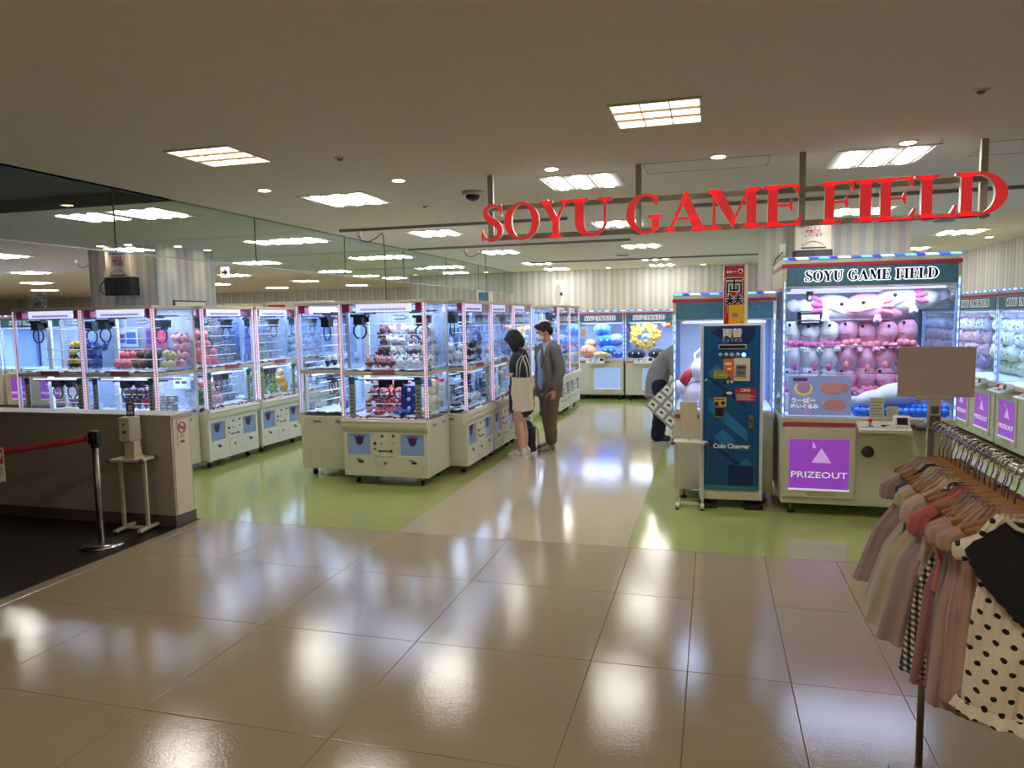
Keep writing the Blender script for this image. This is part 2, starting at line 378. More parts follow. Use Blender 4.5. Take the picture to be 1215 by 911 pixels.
for x, cn in ((-3.3,'left of the aisle'),(-1.05,'over the aisle'),(1.5,'behind the letters FIELD'),(3.25,'along the right wall')):
    for k, y in enumerate((8.45, 11.25, 13.85, 15.65)):
        if x == 1.5 and y > 9: continue
        if x == 3.25 and y < 9 : continue
        LP.append((x, y, 'three-tube ceiling lamp %s, %s of its line beyond the sign' % (cn, ORD[k])))
for x, cn in ((-5.15,'just left of the glass screen'),(-7.7,'behind the left striped column'),(-10.2,'left of the striped column'),(-12.9,'at the far left'),(-15.8,'added beyond the far left machines'),(-18.8,'added deep in the far left')):  # the two outermost columns are lamps added to lighten the far-left ceiling
    for k, y in enumerate((8.45, 11.25, 13.9, 16.8, 19.6)):
        if x == -7.7 and y < 9.8: continue
        LP.append((x, y, 'three-tube ceiling lamp %s, %s one going back' % (cn, ORD[k])))
for x, y, l in LP: copy_tree(pt, (x, y, H), label=l, group=G2)
def downlight(loc, label, group):
    t = thing('downlight', label, 'ceiling lamp', loc, 0, group)
    MB().tube([(0,0,-.006),(0,0,0)], [.058,.062], 20).build('ring', frame_m, t)
    MB().tube([(0,0,-.009),(0,0,-.0062)], [.046,.046], 20).build('lens', glow('downlight_glow', (255, 236, 200), DOWN_E), t)
    return t
dl = downlight((-3.48, 5.17, H), 'round downlight just right of the hanging glass screen', 'row of round downlights before the sign')
for x, l in ((-2.31, 'round downlight left of the black dome camera'), (-1.12, 'round downlight above the letter O of SOYU'), (.03, 'round downlight above the letter M of GAME'), (1.18, 'round downlight above the L of FIELD, at right')):
    copy_tree(dl, (x, 5.17, H), label=l)
for dk_, (x, y) in enumerate(((-7.9,7.95),(-7.45,7.95),(-7.05,8.4),(-7.05,9.0),(-3.2,15.9),(-2.2,15.9),(-1.2,15.9),(-.2,15.9),(3.9,12.2),(3.9,10.6),(3.9,9.0),(-6,15.9),(-5,15.9),(.3,9.0),(1.2,9.1))):
    copy_tree(dl, (x, y, H), label='small downlight washing %s' % ('the left striped column' if x < -7 else ('the back wall' if y > 15 else ('the right wall' if x > 3 else 'the right striped column')))+', %s of all' % NTH[dk_], group='wall-washing downlights')
    l = bpy.data.objects.new('spot_light', MATS.setdefault('spotdata', bpy.data.lights.new('spot_light', 'SPOT'))); COL.objects.link(l); l.location = (x, y, H-.015)
    l.data.energy = 6; l.data.color = lin((255, 232, 196)); l.data.spot_size = 1.5; l.data.spot_blend = .8; l.data.shadow_soft_size = .05

# other ceiling fittings
t = thing('dome_camera', 'black dome security camera on the ceiling left of the sign', 'camera', (-1.95, 5.86, H))
MB().tube([(0,0,-.03),(0,0,0)], [.085,.09], 24).build('base', mat('camera_base', (170, 168, 160), .5), t)
b = MB().ball((0,0,-.03), (.065,.065,.05), 16, 10).build('dome', mat('smoked_dome', (14, 14, 16), .08), t)
def detector(x, y, label):
    t = thing('smoke_detector', label, 'detector', (x, y, H), 0)
    MB().tube([(0,0,-.008),(0,0,0)], [.035,.04], 16).build('base', frame_m, t); MB().tube([(0,0,-.02),(0,0,-.008)], [.012,.022], 12).build('sensor', midg, t)
detector(-2.35, 4.35, 'small sprinkler-like detector right of the left louvred lamp'); detector(1.25, 4.1, 'small ceiling detector at the upper right')
detector(-2.6, 6.4, 'tiny ceiling detector behind the dome camera')
def rail(x0, x1, y, label):
    t = thing('ceiling_track', label, 'track', ((x0+x1)/2, y, H))
    MB().box((x0-(x0+x1)/2, -.02, -.03), (x1-(x0+x1)/2, .02, 0)).build('track', mat('track_grey', (132, 130, 126), .5), t)
    return t
for x0, x1, y, l in ((-4.2, -1.5, 7.7, 'grey ceiling power track, nearest one, running behind the letters SOYU'), (-4.4, -1.1, 10.13, 'grey ceiling power track, second from the sign'),
                  (-3.4, .8, 13.6, 'grey ceiling power track near the striped back wall'), (-.2, 2.9, 7.3, 'grey ceiling power track behind the letters GAME FIELD')):
    rail(x0, x1, y, l)
cab_m = mat('cable', (96, 94, 92), .6)
def cable(x, y, z1, label):
    t = thing('hanging_cable', label, 'cable', (x, y, H-.03))
    MB().box((-.34,-.02,-.05),(-.28,.02,0)).build('plug', white, t)
    MB().tube([(-.31,0,-.05),(-.28,0,-.11),(-.2,0,-.13),(-.1,0,-.09),(-.01,0,-.03),(0,0,-.05),(.01,0,-.3),(.012,0,z1-H+.03)], .006, 6).build('cord', cab_m, t)
cable(-3.65, 7.7, 1.985, 'grey power cable dropping to the front crane game from the ceiling track')
cable(-3.2, 10.13, 1.985, 'grey power cable dropping to the aisle row of crane games')
cable(-9.3, 9.2, 1.985, 'thin power cable hanging left of the striped column')
def hatch(x0, y0, x1, y1, label):
    g = .006; m = MB()
    m.box((x0,y0,H-.002),(x1,y0+g,H)).box((x0,y1-g,H-.002),(x1,y1,H)).box((x0,y0,H-.002),(x0+g,y1,H)).box((x1-g,y0,H-.002),(x1,y1,H))
    tag(m.build('ceiling_hatch', mat('hatch_line', (150, 146, 136), .7)), label, 'hatch')
hatch(-.48, 5.25, .5-.13, 5.62, 'thin outline of an access hatch above the letter G of GAME'); hatch(1.7, 5.35, 2.3, 5.8, 'access hatch outline at the right end of the sign')
for x, y, l in ((-1.5, 12.6, 'round ceiling air vent far down the aisle'), (2.6, 9.6, 'flat grey ceiling vent over the right machines')):
    t = thing('ceiling_vent', l, 'vent', (x, y, H)); MB().tube([(0,0,-.02),(0,0,0)], [.16,.22], 24).build('rim', frame_m, t); MB().tube([(0,0,-.03),(0,0,-.019)], [.1,.12], 24).build('louvre', midg, t)
# speaker on dark ceiling track at the left
t = thing('spotlight', 'black track spotlight hanging from the dark ceiling at far left', 'spotlight', (-6.05, 4.3, H+.1))
MB().box((-.5,-.02,-.03),(.5,.02,0)).build('track', darkg, t); MB().cyl((0,0),.012,-.12,-.03,8).build('stem', darkg, t)
MB().tube([(0,0,-.11),(-.03,-.02,-.27)],[.045,.055],14).build('head', blackp, t)
# exit arrow sign
t = thing('exit_sign', 'hanging white sign with a green right arrow beyond the column', 'sign', (-8.2, 10.9, 2.56)); t.scale = (.62,.62,.62)
MB().box((-.13,-.02,0),(.13,.02,.3)).build('panel', mat('sign_white', (235, 240, 238), .4, emit=.8), t)
MB().prism([(-.09,.12),(.0,.12),(.0,.06),(.1,.15),(.0,.24),(.0,.18),(-.09,.18)], -.026, -.02).build('arrow', mat('sign_green', (10, 70, 55), .5), t)
MB().cyl((0,0),.008,.3,.37,6).build('hanger_rod', midg, t)

# ------------------------------------------------------------ serif capitals
def rect(x0, z0, x1, z1): return [(x0,z0),(x1,z0),(x1,z1),(x0,z1)]
def ring(cx, cz, ro, zo, ri, zi, a0, a1, n=20):
    o = [(cx+ro*math.cos(a0+(a1-a0)*k/n), cz+zo*math.sin(a0+(a1-a0)*k/n)) for k in range(n+1)]
    i = [(cx+ri*math.cos(a0+(a1-a0)*k/n), cz+zi*math.sin(a0+(a1-a0)*k/n)) for k in range(n+1)]
    return o+i[::-1]
def sweep(pts, ws):
    L_, R_ = [], []
    for i, p in enumerate(pts):
        a = Vector(pts[max(i-1,0)]); b = Vector(pts[min(i+1,len(pts)-1)]); t = (b-a).normalized(); n = Vector((-t.y, t.x)); p = Vector(p)
        L_.append(tuple(p+n*ws[i]/2)); R_.append(tuple(p-n*ws[i]/2))
    return L_+R_[::-1]
def serif(cx, z, w, up): # bracketed serif
    h = .045; s = 1 if up else -1
    return [(cx-w/2,z),(cx+w/2,z),(cx+w/2,z+s*h),(cx+w*.28,z+s*(h+.05)),(cx-w*.28,z+s*(h+.05)),(cx-w/2,z+s*h)]
def glyph(c):
    T, t = .2, .065
    if c == 'I': return .44, [rect(.12,0,.32,1), serif(.22,0,.44,1), serif(.22,1,.44,0)]
    if c == 'E': return .78, [rect(.1,0,.3,1), serif(.2,0,.4,1), serif(.2,1,.4,0), rect(.2,0,.68,.06), rect(.2,.94,.66,1), [(.5,0),(.74,0),(.78,.26),(.74,.26),(.66,.1)], [(.5,1),(.72,1),(.72,.76),(.69,.76),(.62,.92)], rect(.3,.475,.52,.535), [(.5,.505),(.56,.36),(.59,.36),(.59,.65),(.56,.65)]]
    if c == 'F': return .72, [rect(.1,0,.3,1), serif(.22,0,.46,1), serif(.2,1,.4,0), rect(.2,.94,.66,1), [(.5,1),(.72,1),(.72,.76),(.69,.76),(.62,.92)], rect(.3,.475,.52,.535), [(.5,.505),(.56,.36),(.59,.36),(.59,.65),(.56,.65)]]
    if c == 'L': return .76, [rect(.1,0,.3,1), serif(.2,0,.4,1), serif(.2,1,.46,0), rect(.2,0,.66,.06), [(.46,0),(.72,0),(.76,.28),(.72,.28),(.64,.1)]]
    if c == 'D': return .94, [rect(.1,0,.3,1), serif(.2,0,.4,1), serif(.2,1,.4,0), [(.25,1)]+[(.4+.54*math.cos(a), .5+.5*math.sin(a)) for a in [PI/2-PI*k/20 for k in range(21)]]+[(.25,0),(.25,.055)]+[(.4+.32*math.cos(a), .5+.445*math.sin(a)) for a in [-PI/2+PI*k/20 for k in range(21)]]+[(.25,.945)]]
    if c == 'O': return .96, [ring(.48,.5,.48,.52,.28,.46,PI/2,3*PI/2), ring(.48,.5,.48,.52,.28,.46,-PI/2,PI/2)]
    if c == 'G': return .94, [ring(.5,.5,.5,.52,.3,.455,PI*.30,PI*1.72,30), [(.68,.82),(.76,.70),(.80,.70),(.80,.98),(.77,.98),(.72,.9)], rect(.66,.07,.84,.44), serif(.74,.46,.36,0)]
    if c == 'U': return .92, [rect(.1,.35,.3,1), rect(.73,.35,.79,1), serif(.2,1,.4,0), serif(.76,1,.32,0), ring(.445,.37,.345,.385,.145,.30,PI,1.5*PI,12)[:], ring(.445,.37,.345,.385,.285,.30,1.5*PI,2*PI,12)]
    if c == 'Y': return .92, [sweep([(.14,1),(.47,.44)],[.2,.2]), sweep([(.78,1),(.49,.44)],[.07,.07]), rect(.36,0,.56,.5), serif(.46,0,.44,1), serif(.19,1,.38,0), serif(.77,1,.3,0)]
    if c == 'A': return .96, [[(.1,0),(.17,0),(.5,.86),(.46,1)], [(.46,1),(.5,1),(.88,0),(.66,0),(.39,.76)], rect(.22,.29,.72,.35), serif(.14,0,.28,1), serif(.76,0,.38,1)]
    if c == 'M': return 1.14, [rect(.14,0,.2,1), [(.06,1),(.3,1),(.62,.26),(.56,.0)], [(.56,0),(.62,.26),(.9,1),(.84,1),(.52,.12)], rect(.82,0,1.02,1), serif(.17,0,.32,1), serif(.92,0,.42,1), serif(.15,1,.24,0), serif(.97,1,.3,0)]
    if c == 'S':
        p = [(.66,.80),(.58,.92),(.44,.975),(.28,.95),(.17,.86),(.16,.74),(.26,.62),(.42,.53),(.57,.43),(.645,.31),(.62,.16),(.50,.05),(.34,.015),(.18,.07),(.07,.22)]
        w = [.03,.05,.07,.10,.14,.17,.19,.2,.19,.17,.14,.10,.07,.05,.03]
        P, W = [], []
        for i in range(len(p)-1):
            p0, p1, p2, p3 = [Vector(p[min(max(i+d,0),len(p)-1)]) for d in (-1,0,1,2)]
            for k in range(3): u = k/3; P.append(.5*((2*p1)+(p2-p0)*u+(2*p0-5*p1+4*p2-p3)*u*u+(3*p1-p0-3*p2+p3)*u**3)); W.append(w[i]+(w[i+1]-w[i])*u)
        P.append(Vector(p[-1])); W.append(w[-1])
        return .74, [sweep([tuple(q) for q in P], W), [(.70,.66),(.72,.66),(.70,1.0),(.67,1.0),(.62,.88)], [(.02,.34),(.04,.34),(.12,.12),(.06,0),(.03,0)]]
# big red sign
YS = 5.19; zb, zt = 2.345, 2.612
t = thing('shop_sign', 'big red serif letters SOYU GAME FIELD on a steel frame hung from the ceiling', 'sign', (.04, YS, zb))
pxw = [('S',-1.657,-1.49),('O',-1.475,-1.215),('Y',-1.205,-.985),('U',-.985,-.685),('G',-.588,-.335),('A',-.335,-.03),('M',-.05,.315),('E',.318,.562),('F',.672,.875),('I',.872,1.015),('E',1.0,1.235),('L',1.235,1.465),('D',1.455,1.742)]
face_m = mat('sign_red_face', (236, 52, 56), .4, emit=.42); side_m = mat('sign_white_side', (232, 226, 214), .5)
for i, (c, x0, x1) in enumerate(pxw):
    w, polys = glyph(c); sx = (x1-x0)/w; z0 = .012*i/12.0-.008; hh = zt-zb-.004*(12-i)/12
    m = MB()
    for q in polys:
        P_ = [(px_*sx, pz*hh) for px_, pz in q]
        m.prism(P_, -.03, .012, 'y', 1, 1)
        f0 = len(m.v); m.add([(a, -.0305, b) for a, b in P_], [tuple(range(len(P_)))], 0)
    m.build('letter', [face_m, side_m], t, (x0-.04, 0, z0), fix=False)
sfm = mat('sign_frame', (176, 170, 158), .45, .3)
for z in (.018, .235): MB().box((-1.66,.014,z-.018),(1.62,.05,z+.018)).build('rail', sfm, t)
for x in (-1.604, -.51, .57, 1.634): MB().box((x-.04-.02,.05,0-.005),(x-.04+.02,.085,H-zb)).build('post', sfm, t)

# word for the machines' headers: one glyph mesh per letter, reused, and its white outline
HDR = {}
def word(st, h, sq, parent, y, z):
    W = wordw(st, h)*sq; x = -W/2
    for c in st:
        if c == ' ': x += .45*h*sq; continue
        k = (c, round(h*sq, 4))
        if k not in HDR:
            w, ps = glyph(c); b = MB(); o_ = MB()
            for q in ps:
                for dx in (-.0022, .0022): b.prism([(a*h*sq+dx, e*h) for a, e in q], -.0035, -.002, 'y')
                for dx, dz in ((-.010,0),(.010,0),(0,-.008),(0,.008),(-.007,.006),(.007,.006),(-.007,-.006),(.007,-.006)): o_.prism([(a*h*sq+dx, e*h+dz) for a, e in q], -.002, 0, 'y')
            q1 = b.build('header_letter', navy, fix=False); q2 = o_.build('letter_outline', wl, fix=False); HDR[k] = (q1.data, q2.data, w)
            bpy.data.objects.remove(q1); bpy.data.objects.remove(q2)
        m1, m2, w = HDR[k]
        for n, me in (('header_letter', m1), ('letter_outline', m2)):
            o = bpy.data.objects.new(n, me); COL.objects.link(o); o.parent = parent; o.location = (x, y, z)
        x += (w+.08)*h*sq
def wordw(s, h):
    x = 0
    for c in s: x += .45 if c == ' ' else glyph(c)[0]+.08
    return (x-.08)*h

# ------------------------------------------------------------ double-deck crane games
led_m = stripes('led_pink', [(0, (236, 230, 250)), (.5, (246, 190, 214)), (.78, (226, 96, 128))], .03, axis=(0,0,1), emit=.7)
mag_m = mat('magenta_corner', (150, 36, 84), .4, emit=.12)
lilac = mat('header_light', (214, 206, 250), .3, emit=1.1, ergb=(214, 214, 255))
lilac_mark = mat('header_print', (150, 80, 180), .4, emit=.3)
white_e = mat('inner_white', (232, 238, 246), .4)
def gravel_mat():
    m = mat('bead_bed', (226, 232, 242), .25, bump=1.0, bscale=140, var=.25, scale=90); return m
bead = gravel_mat()
door_b = mat('prize_door_pane', (104, 124, 150), .12, emit=.18, ergb=(120, 150, 190)); crown_m = mat('crown_purple', (72, 34, 78), .5)
olive = mat('instruction_strip', (170, 168, 138), .5); olg = mat('strip_head', (66, 92, 72), .5)
rosy = mat('button_deck_print', (206, 178, 168), .4); plate_m = mat('deck_nameplate', (150, 84, 92), .5)
bar_w = mat('white_bar', (240, 244, 250), .3)
W_, D_, HT = 1.0, .66, 1.98
def claw(parent, x, y, z, s=1.0):
    c = MB().box((x-.055*s,y-.05*s,z-.06*s),(x+.055*s,y+.05*s,z+.04*s)).box((x-.10*s,y-.04*s,z+.03*s),(x+.10*s,y+.06*s,z+.062*s)).box((x-.025*s,y+.05*s,z-.03*s),(x+.09*s,y+.07*s,z+.03*s)).build('claw', blackp, parent)
    for sg in (-1, 1):
        MB().tube([(x+sg*.03*s,y,z-.05*s),(x+sg*.075*s,y,z-.09*s),(x+sg*.08*s,y,z-.15*s),(x+sg*.05*s,y,z-.2*s),(x+sg*.015*s,y,z-.215*s)], .0075*s, 6, flat=1.4).build('prong', blackp, c)
def make_crane():
    t = thing('crane_game', 'x', 'arcade machine', (0,0,0)); w, d = W_/2, D_
    MB().box((-w+.012,.03,.1),(w-.012,d,.70)).build('cabinet', cream2, t, bevel=.006)
    for x in (-w+.12, w-.12):
        for y in (.1, d-.1):
            c = MB().box((x-.02,y-.02,.06),(x+.02,y+.02,.1)).build('castor', steel, t)
            MB().tube([(x-.012,y,.032),(x+.012,y,.032)], .031, 14).build('wheel', rubber, c)
    # front with two prize openings
    dw, z0, z1 = .27, .33, .56; dc = .31
    m = MB(); f0, f1 = .0, .032
    m.box((-w+.012,f0,.1),(w-.012,f1,z0)).box((-w+.012,f0,z1),(w-.012,f1,.6)).box((-w+.012,f0,z0),(-dc-dw/2,f1,z1)).box((-dc+dw/2,f0,z0),(dc-dw/2,f1,z1)).box((dc+dw/2,f0,z0),(w-.012,f1,z1))
    m.build('front_panel', cream, t)
    for x in (-dc, dc):
        p = MB().box((x-dw/2,.018,z0),(x+dw/2,.03,z1)).build('prize_door', door_b, t)
        cz = z1-.075
        MB().prism([(x-.02,cz-.05),(x+.02,cz-.05),(x+.042,cz-.02),(x+.045,cz+.01),(x+.075,cz+.055),(x+.036,cz+.03),(x+.03,cz+.07),(x+.012,cz+.03),(x+.0,cz+.07),(x-.014,cz+.03),(x-.034,cz+.07),(x-.036,cz+.03),(x-.078,cz+.055),(x-.045,cz+.01),(x-.042,cz-.02)], .0145, .018).build('crown_emblem', crown_m, p)
        MB().box((x-.035,-.0015,z0-.055),(x+.02,0,z0-.045)).box((x-.01,-.0015,z0-.085),(x+.05,0,z0-.06)).build('printed_note', blackp, t)
    cp = MB().box((-.148,-.005,.32),(.148,0,.585)).build('coin_panel', cream, t, bevel=.002)
    m = MB()
    for x, z, r in ((-.03,.54,.014),(.1,.545,.014),(-.115,.46,.017),(-.115,.4,.01),(-.035,.46,.007),(.1,.465,.007)): m.tube([(x,-.012,z),(x,-.004,z)], r, 10)
    m.build('key_lock', darkg, cp)
    MB().box((-.075,-.007,.365),(-.05,-.005,.385)).box((-.045,-.007,.37),(.05,-.005,.376)).box((-.045,-.007,.38),(.04,-.005,.386)).box((.055,-.007,.365),(.085,-.005,.392)).build('coin_slot_print', blackp, cp)
    sd = MB().box((-.105,-.004,.13),(.105,0,.29)).build('service_door', cream, t, bevel=.002)
    MB().tube([(0,-.014,.25),(0,-.003,.25)], .017, 12).build('lock', steel, sd)
    for s in (-1, 1):
        for y in (.16, .44):
            MB().box((s*(w-.013)-.003, y, .625), (s*(w-.013)+.003, y+.1, .652)).build('vent', midg, t)
    # curved apron and button deck
    pr = [(.03,.58)]+[(.0-.035*math.sin(k*PI/12), .60+.07*(1-math.cos(k*PI/12))) for k in range(7)]+[(-.045,.70),(-.03,.715),(.06,.725),(.06,.58)]
    MB().prism(pr, -w+.004, w-.004, 'x').build('apron', cream, t)
    bd = MB().add([(-w+.02,-.028,.717),(w-.02,-.028,.717),(w-.02,.055,.727),(-w+.02,.055,.727),(-w+.02,-.028,.722),(w-.02,-.028,.722),(w-.02,.055,.735),(-w+.02,.055,.735)], [(4,5,6,7),(0,1,5,4)]).build('button_deck', rosy, t, fix=False)
    for x in (-.36, -.28, -.2, .12, .2, .28, .36): MB().tube([(x,.01,.725),(x,.01,.742)], .012, 10).build('button', mat('button_maroon', (120,50,52), .4) if int(x*100)%3 else blackp, bd)
    # frames
    fr = MB()
    fr.box((-w,0,1.185),(w,.03,1.225)).box((-w,d-.03,1.185),(w,d,1.225)).box((-w,.03,1.185),(-w+.025,d-.03,1.225)).box((w-.025,.03,1.185),(w,d-.03,1.225))
    fr.build('middle_frame', beige, t)
    MB().box((-w+.025,.03,1.205),(w-.025,d-.03,1.225)).build('middle_deck', white_e, t)
    MB().box((-.12,-.006,1.20),(.14,.0,1.25)).build('deck_nameplate', plate_m, t)
    MB().box((-w-.002,-.01,1.945),(w+.002,d+.005,1.98)).build('roof', beige, t, bevel=.004)
    for s in (-1, 1):
        p = MB().box((s*w-.018*(1+s),-.001,.73),(s*w+.018*(1-s),.03,1.945)).build('front_post', mat('post_silver', (214,208,226), .3, .1), t)
        MB().box((s*(w-.018)-.0055,-.005,.74),(s*(w-.018)+.0055,-.001,1.945)).box((s*w-.002,.010,.74),(s*w+.002,.018,1.945)).build('light_strip', led_m, p)
        MB().box((s*w-.015*(1+s),d-.03,.70),(s*w+.015*(1-s),d,1.945)).build('rear_post', mat('rear_post', (196,198,200), .4), t)
        MB().box((s*(w-.075)-.045,.03,1.86),(s*(w-.075)+.045,.1,1.945)).build('corner_block', mag_m, t)
        g = MB().box((s*(w-.115)-.035,.035,.74),(s*(w-.115)+.035,.04,1.165)).build('instruction_strip', olive, t)
        q = MB().box((s*(w-.115)-.035,.031,1.09),(s*(w-.115)+.035,.035,1.165))
        q.build('strip_head', olg, g)
        q = MB()
        for k in range(7): q.box((s*(w-.115)-.02,.033,.78+k*.04),(s*(w-.115)+.01+(k%3)*.004,.035,.795+k*.04))
        q.build('strip_print', darkg, g)
        MB().box((s*(w-.006)-.002,.03,1.225),(s*(w-.006)+.002,d-.03,1.945)).build('side_pane', pane, t)
        MB().box((s*(w-.006)-.002,.03,.73),(s*(w-.006)+.002,d-.03,1.185)).build('side_pane', pane, t)
    for z0_, z1_ in ((.735,1.185),(1.225,1.945)):
        MB().box((-w+.036,.004,z0_),(w-.036,.008,z1_)).build('front_pane', pane, t)
        MB().box((-w+.03,d-.012,z0_),(w-.03,d-.008,z1_)).build('rear_pane', haze_pane, t)
    # lit headers, rails, beds, display bars
    for zz in (1.885, 1.15):
        hh = .055 if zz > 1.5 else .018
        l = MB().box((-.32,.06,zz-hh/2),(.32,.075,zz+hh/2+ (.0 if zz<1.5 else .03))).build('header_light', lilac, t)
        if zz > 1.5:
            q = MB()
            for k in range(22): q.box((-.26+k*.024,.057,zz-.012),(-.246+k*.024,.06,zz+.012))
            q.build('header_print', lilac_mark, l)
        MB().box((-w+.04,.2,zz-.03),(w-.04,.225,zz-.012)).box((-w+.04,.42,zz-.03),(w-.04,.445,zz-.012)).box((-.3,.2,zz-.045),(-.27,.445,zz-.03)).box((.24,.2,zz-.045),(.27,.445,zz-.03)).build('crane_rail', blackp, t)
        lamp(t, (0,.33,zz+(.05 if zz > 1.5 else .03)), .85, .4, DECK_W*(1 if zz > 1.5 else .7), (222, 234, 255), 'deck_light')
    for zz in (.73, 1.226):
        def gf(u, v, zz=zz): return (-w+.03+(2*w-.06)*u, .04+(d-.08)*v, zz+.018+.012*math.sin(u*37+v*11)*math.sin(v*29-u*7))
        MB().grid(gf, 26, 14).build('bead_bed', bead, t, fix=False, kind='stuff')
    for z in (.86, .965, 1.07): MB().tube([(-w+.2,.21,z),(w-.1,.21,z)], .006, 6).build('display_bar', bar_w, t)
    for z in (1.37, 1.49, 1.61, 1.73): MB().tube([(-w+.22,.22,z),(w-.1,.22,z)], .006, 6).build('display_bar', bar_w, t)
    MB().box((-w+.13,.3,.75),(-w+.19,.33,1.17)).box((-w+.13,.33,1.25),(-w+.19,.36,1.85)).build('inner_column', white_e, t)
    claw(t, -.35, .2, 1.78, .95); claw(t, .34, .3, 1.76, .95); claw(t, -.06, .15, 1.10, .85); claw(t, .1, .2, 1.10, .85)
    MB().tube([(.0,.32,1.82),(.12,.32,1.82),(.16,.32,1.80),(.12,.32,1.78),(.0,.32,1.78)], .006, 6).build('looped_hose', blackp, t)
    return t
cr0 = make_crane()
CR = []
def place(x, y, rz, label, group, first=[True]):
    if first[0]:
        first[0] = False; cr0.location = (x, y, 0); cr0.rotation_euler = (0,0,rz); cr0['label'] = label; cr0['group'] = group; return cr0
    return copy_tree(cr0, (x, y, 0), rz, label, group)
gA = 'double-deck crane games'
M_ = (-3.36, 6.96)
CR.append(('M', place(M_[0], M_[1], 0, 'cream double-deck crane game with crown emblems standing frontmost on the green floor', gA)))
for i, l in ((0, 'crane game with half its base behind the low wall, near the hand sanitiser'), (1, 'leftmost crane game in view, its base hidden behind the low wall')):
    CR.append(('L%d' % i, place(-6.44-.99*i, 6.62, 0, 'cream double-deck '+l, gA)))
for i, l in enumerate(('first of the left row, its front turned to the green gap', 'second of the left row, next to the green gap', 'third of the left row, seen through the front crane game', 'fourth of the left row, farthest and mostly hidden')):
    CR.append(('A%d' % i, place(-5.85, 7.3+.5+1.06*i, PI/2, 'double-deck crane game, '+l, gA)))
for i, l in enumerate(('facing left with its plain side panel beside the front machine', 'second behind the front machine, facing left', 'third behind the front machine, facing left')):
    CR.append(('B%d' % i, place(-4.535, 7.22+.5+1.04*i, -PI/2, 'double-deck crane game '+l, gA)))
for i, l in enumerate(('at the near end of the aisle row, right behind the front machine', 'at which the woman in black stands', 'beside the man in the blazer, last of the aisle row')):
    CR.append(('R%d' % i, place(-2.66, 7.62+.5+1.04*i, PI/2, 'double-deck crane game '+l, gA)))
for i, l in enumerate(('farther down the aisle behind the man in the blazer', 'farthest of the aisle, near the back wall')):
    CR.append(('I%d' % i, place(-2.6, 12.45+.5+1.02*i, PI/2, 'double-deck crane game '+l, gA)))

# ------------------------------------------------------------ prizes
def soft(name, rgb): return mat(name, rgb, .85, var=.1, scale=30, sheen=.3)
PR = {}
dk = mat('plush_eye', (16, 16, 18), .3)
def proto(kind, c1, c2=None):
    k = (kind, c1, c2)
    if k in PR: return PR[k]
    a = soft('plush_%d_%d_%d' % c1, c1); b = soft('plush_%d_%d_%d' % (c2 or c1), c2 or c1); m = MB()
    if kind == 'round':
        m.ball((0,0,.05),(.055,.05,.05),10,7,0); m.ball((-.035,0,.095),(.016,.01,.02),6,4,1); m.ball((.035,0,.095),(.016,.01,.02),6,4,1)
        for s in (-1,1): m.ball((s*.02,-.047,.058),.006,5,4,2)
    elif kind == 'doll':
        m.ball((0,0,.035),(.035,.03,.038),8,6,1); m.ball((0,-.004,.092),(.04,.036,.036),10,6,0)
        for s in (-1,1): m.ball((s*.03,0,.128),(.014,.009,.018),6,4,0); m.ball((s*.038,-.01,.045),(.013,.013,.022),6,4,1,(0,s*.6,0)); m.ball((s*.022,-.025,.008),(.014,.022,.012),6,4,0); m.ball((s*.015,-.038,.097),.005,5,4,2)
    elif kind == 'cushion':
        m.ball((0,0,.03),(.11,.08,.03),14,7,0); m.ball((0,-.07,.035),(.012,.014,.01),6,4,1)
    elif kind == 'disc':
        m.ball((0,0,.09),(.095,.045,.09),16,9,0); m.ball((-.03,-.042,.1),.008,6,4,2); m.ball((.03,-.042,.1),.008,6,4,2); m.ball((0,-.046,.085),(.012,.006,.006),6,4,1)
    elif kind == 'box':
        m.box((-.045,-.035,0),(.045,.035,.085),0); m.box((-.036,-.0365,.012),(.036,-.035,.07),1); m.box((-.03,-.0375,.03),(.03,-.0365,.045),0)
    elif kind == 'folded':
        m.box((-.09,-.07,0),(.09,.07,.05),0); m.box((-.085,-.072,.05),(.085,.07,.10),0); m.ball((0,-.073,.06),(.022,.006,.022),10,5,1)
    elif kind == 'cone':
        m.tube([(0,0,.14),(0,0,.09),(0,0,.02)], [.05,.035,.004], 10, 0); m.ball((0,0,.14),(.05,.05,.02),10,5,1)
    nm = {'round':'round_plush','doll':'plush_toy','cushion':'flat_cushion','disc':'disc_cushion','box':'prize_box','folded':'boxy_cushion','cone':'wrapped_prize'}[kind]
    o = m.build(nm, [a, b, dk], fix=False); me = o.data; bpy.data.objects.remove(o); PR[k] = (nm, me); return PR[k]
def put(kind, c1, c2, loc, rz, s, label, group, cat='plush toy'):
    nm, me = proto(kind, c1, c2)
    o = bpy.data.objects.new(nm, me); COL.objects.link(o); o.location = loc; o.rotation_euler = (R.uniform(-.3,.3), R.uniform(-.32,.32), rz) if kind in ('doll','round') else (R.uniform(-.05,.05), R.uniform(-.05,.05), rz); o.scale = (s, s, s)
    tag(o, label, cat, group); return o
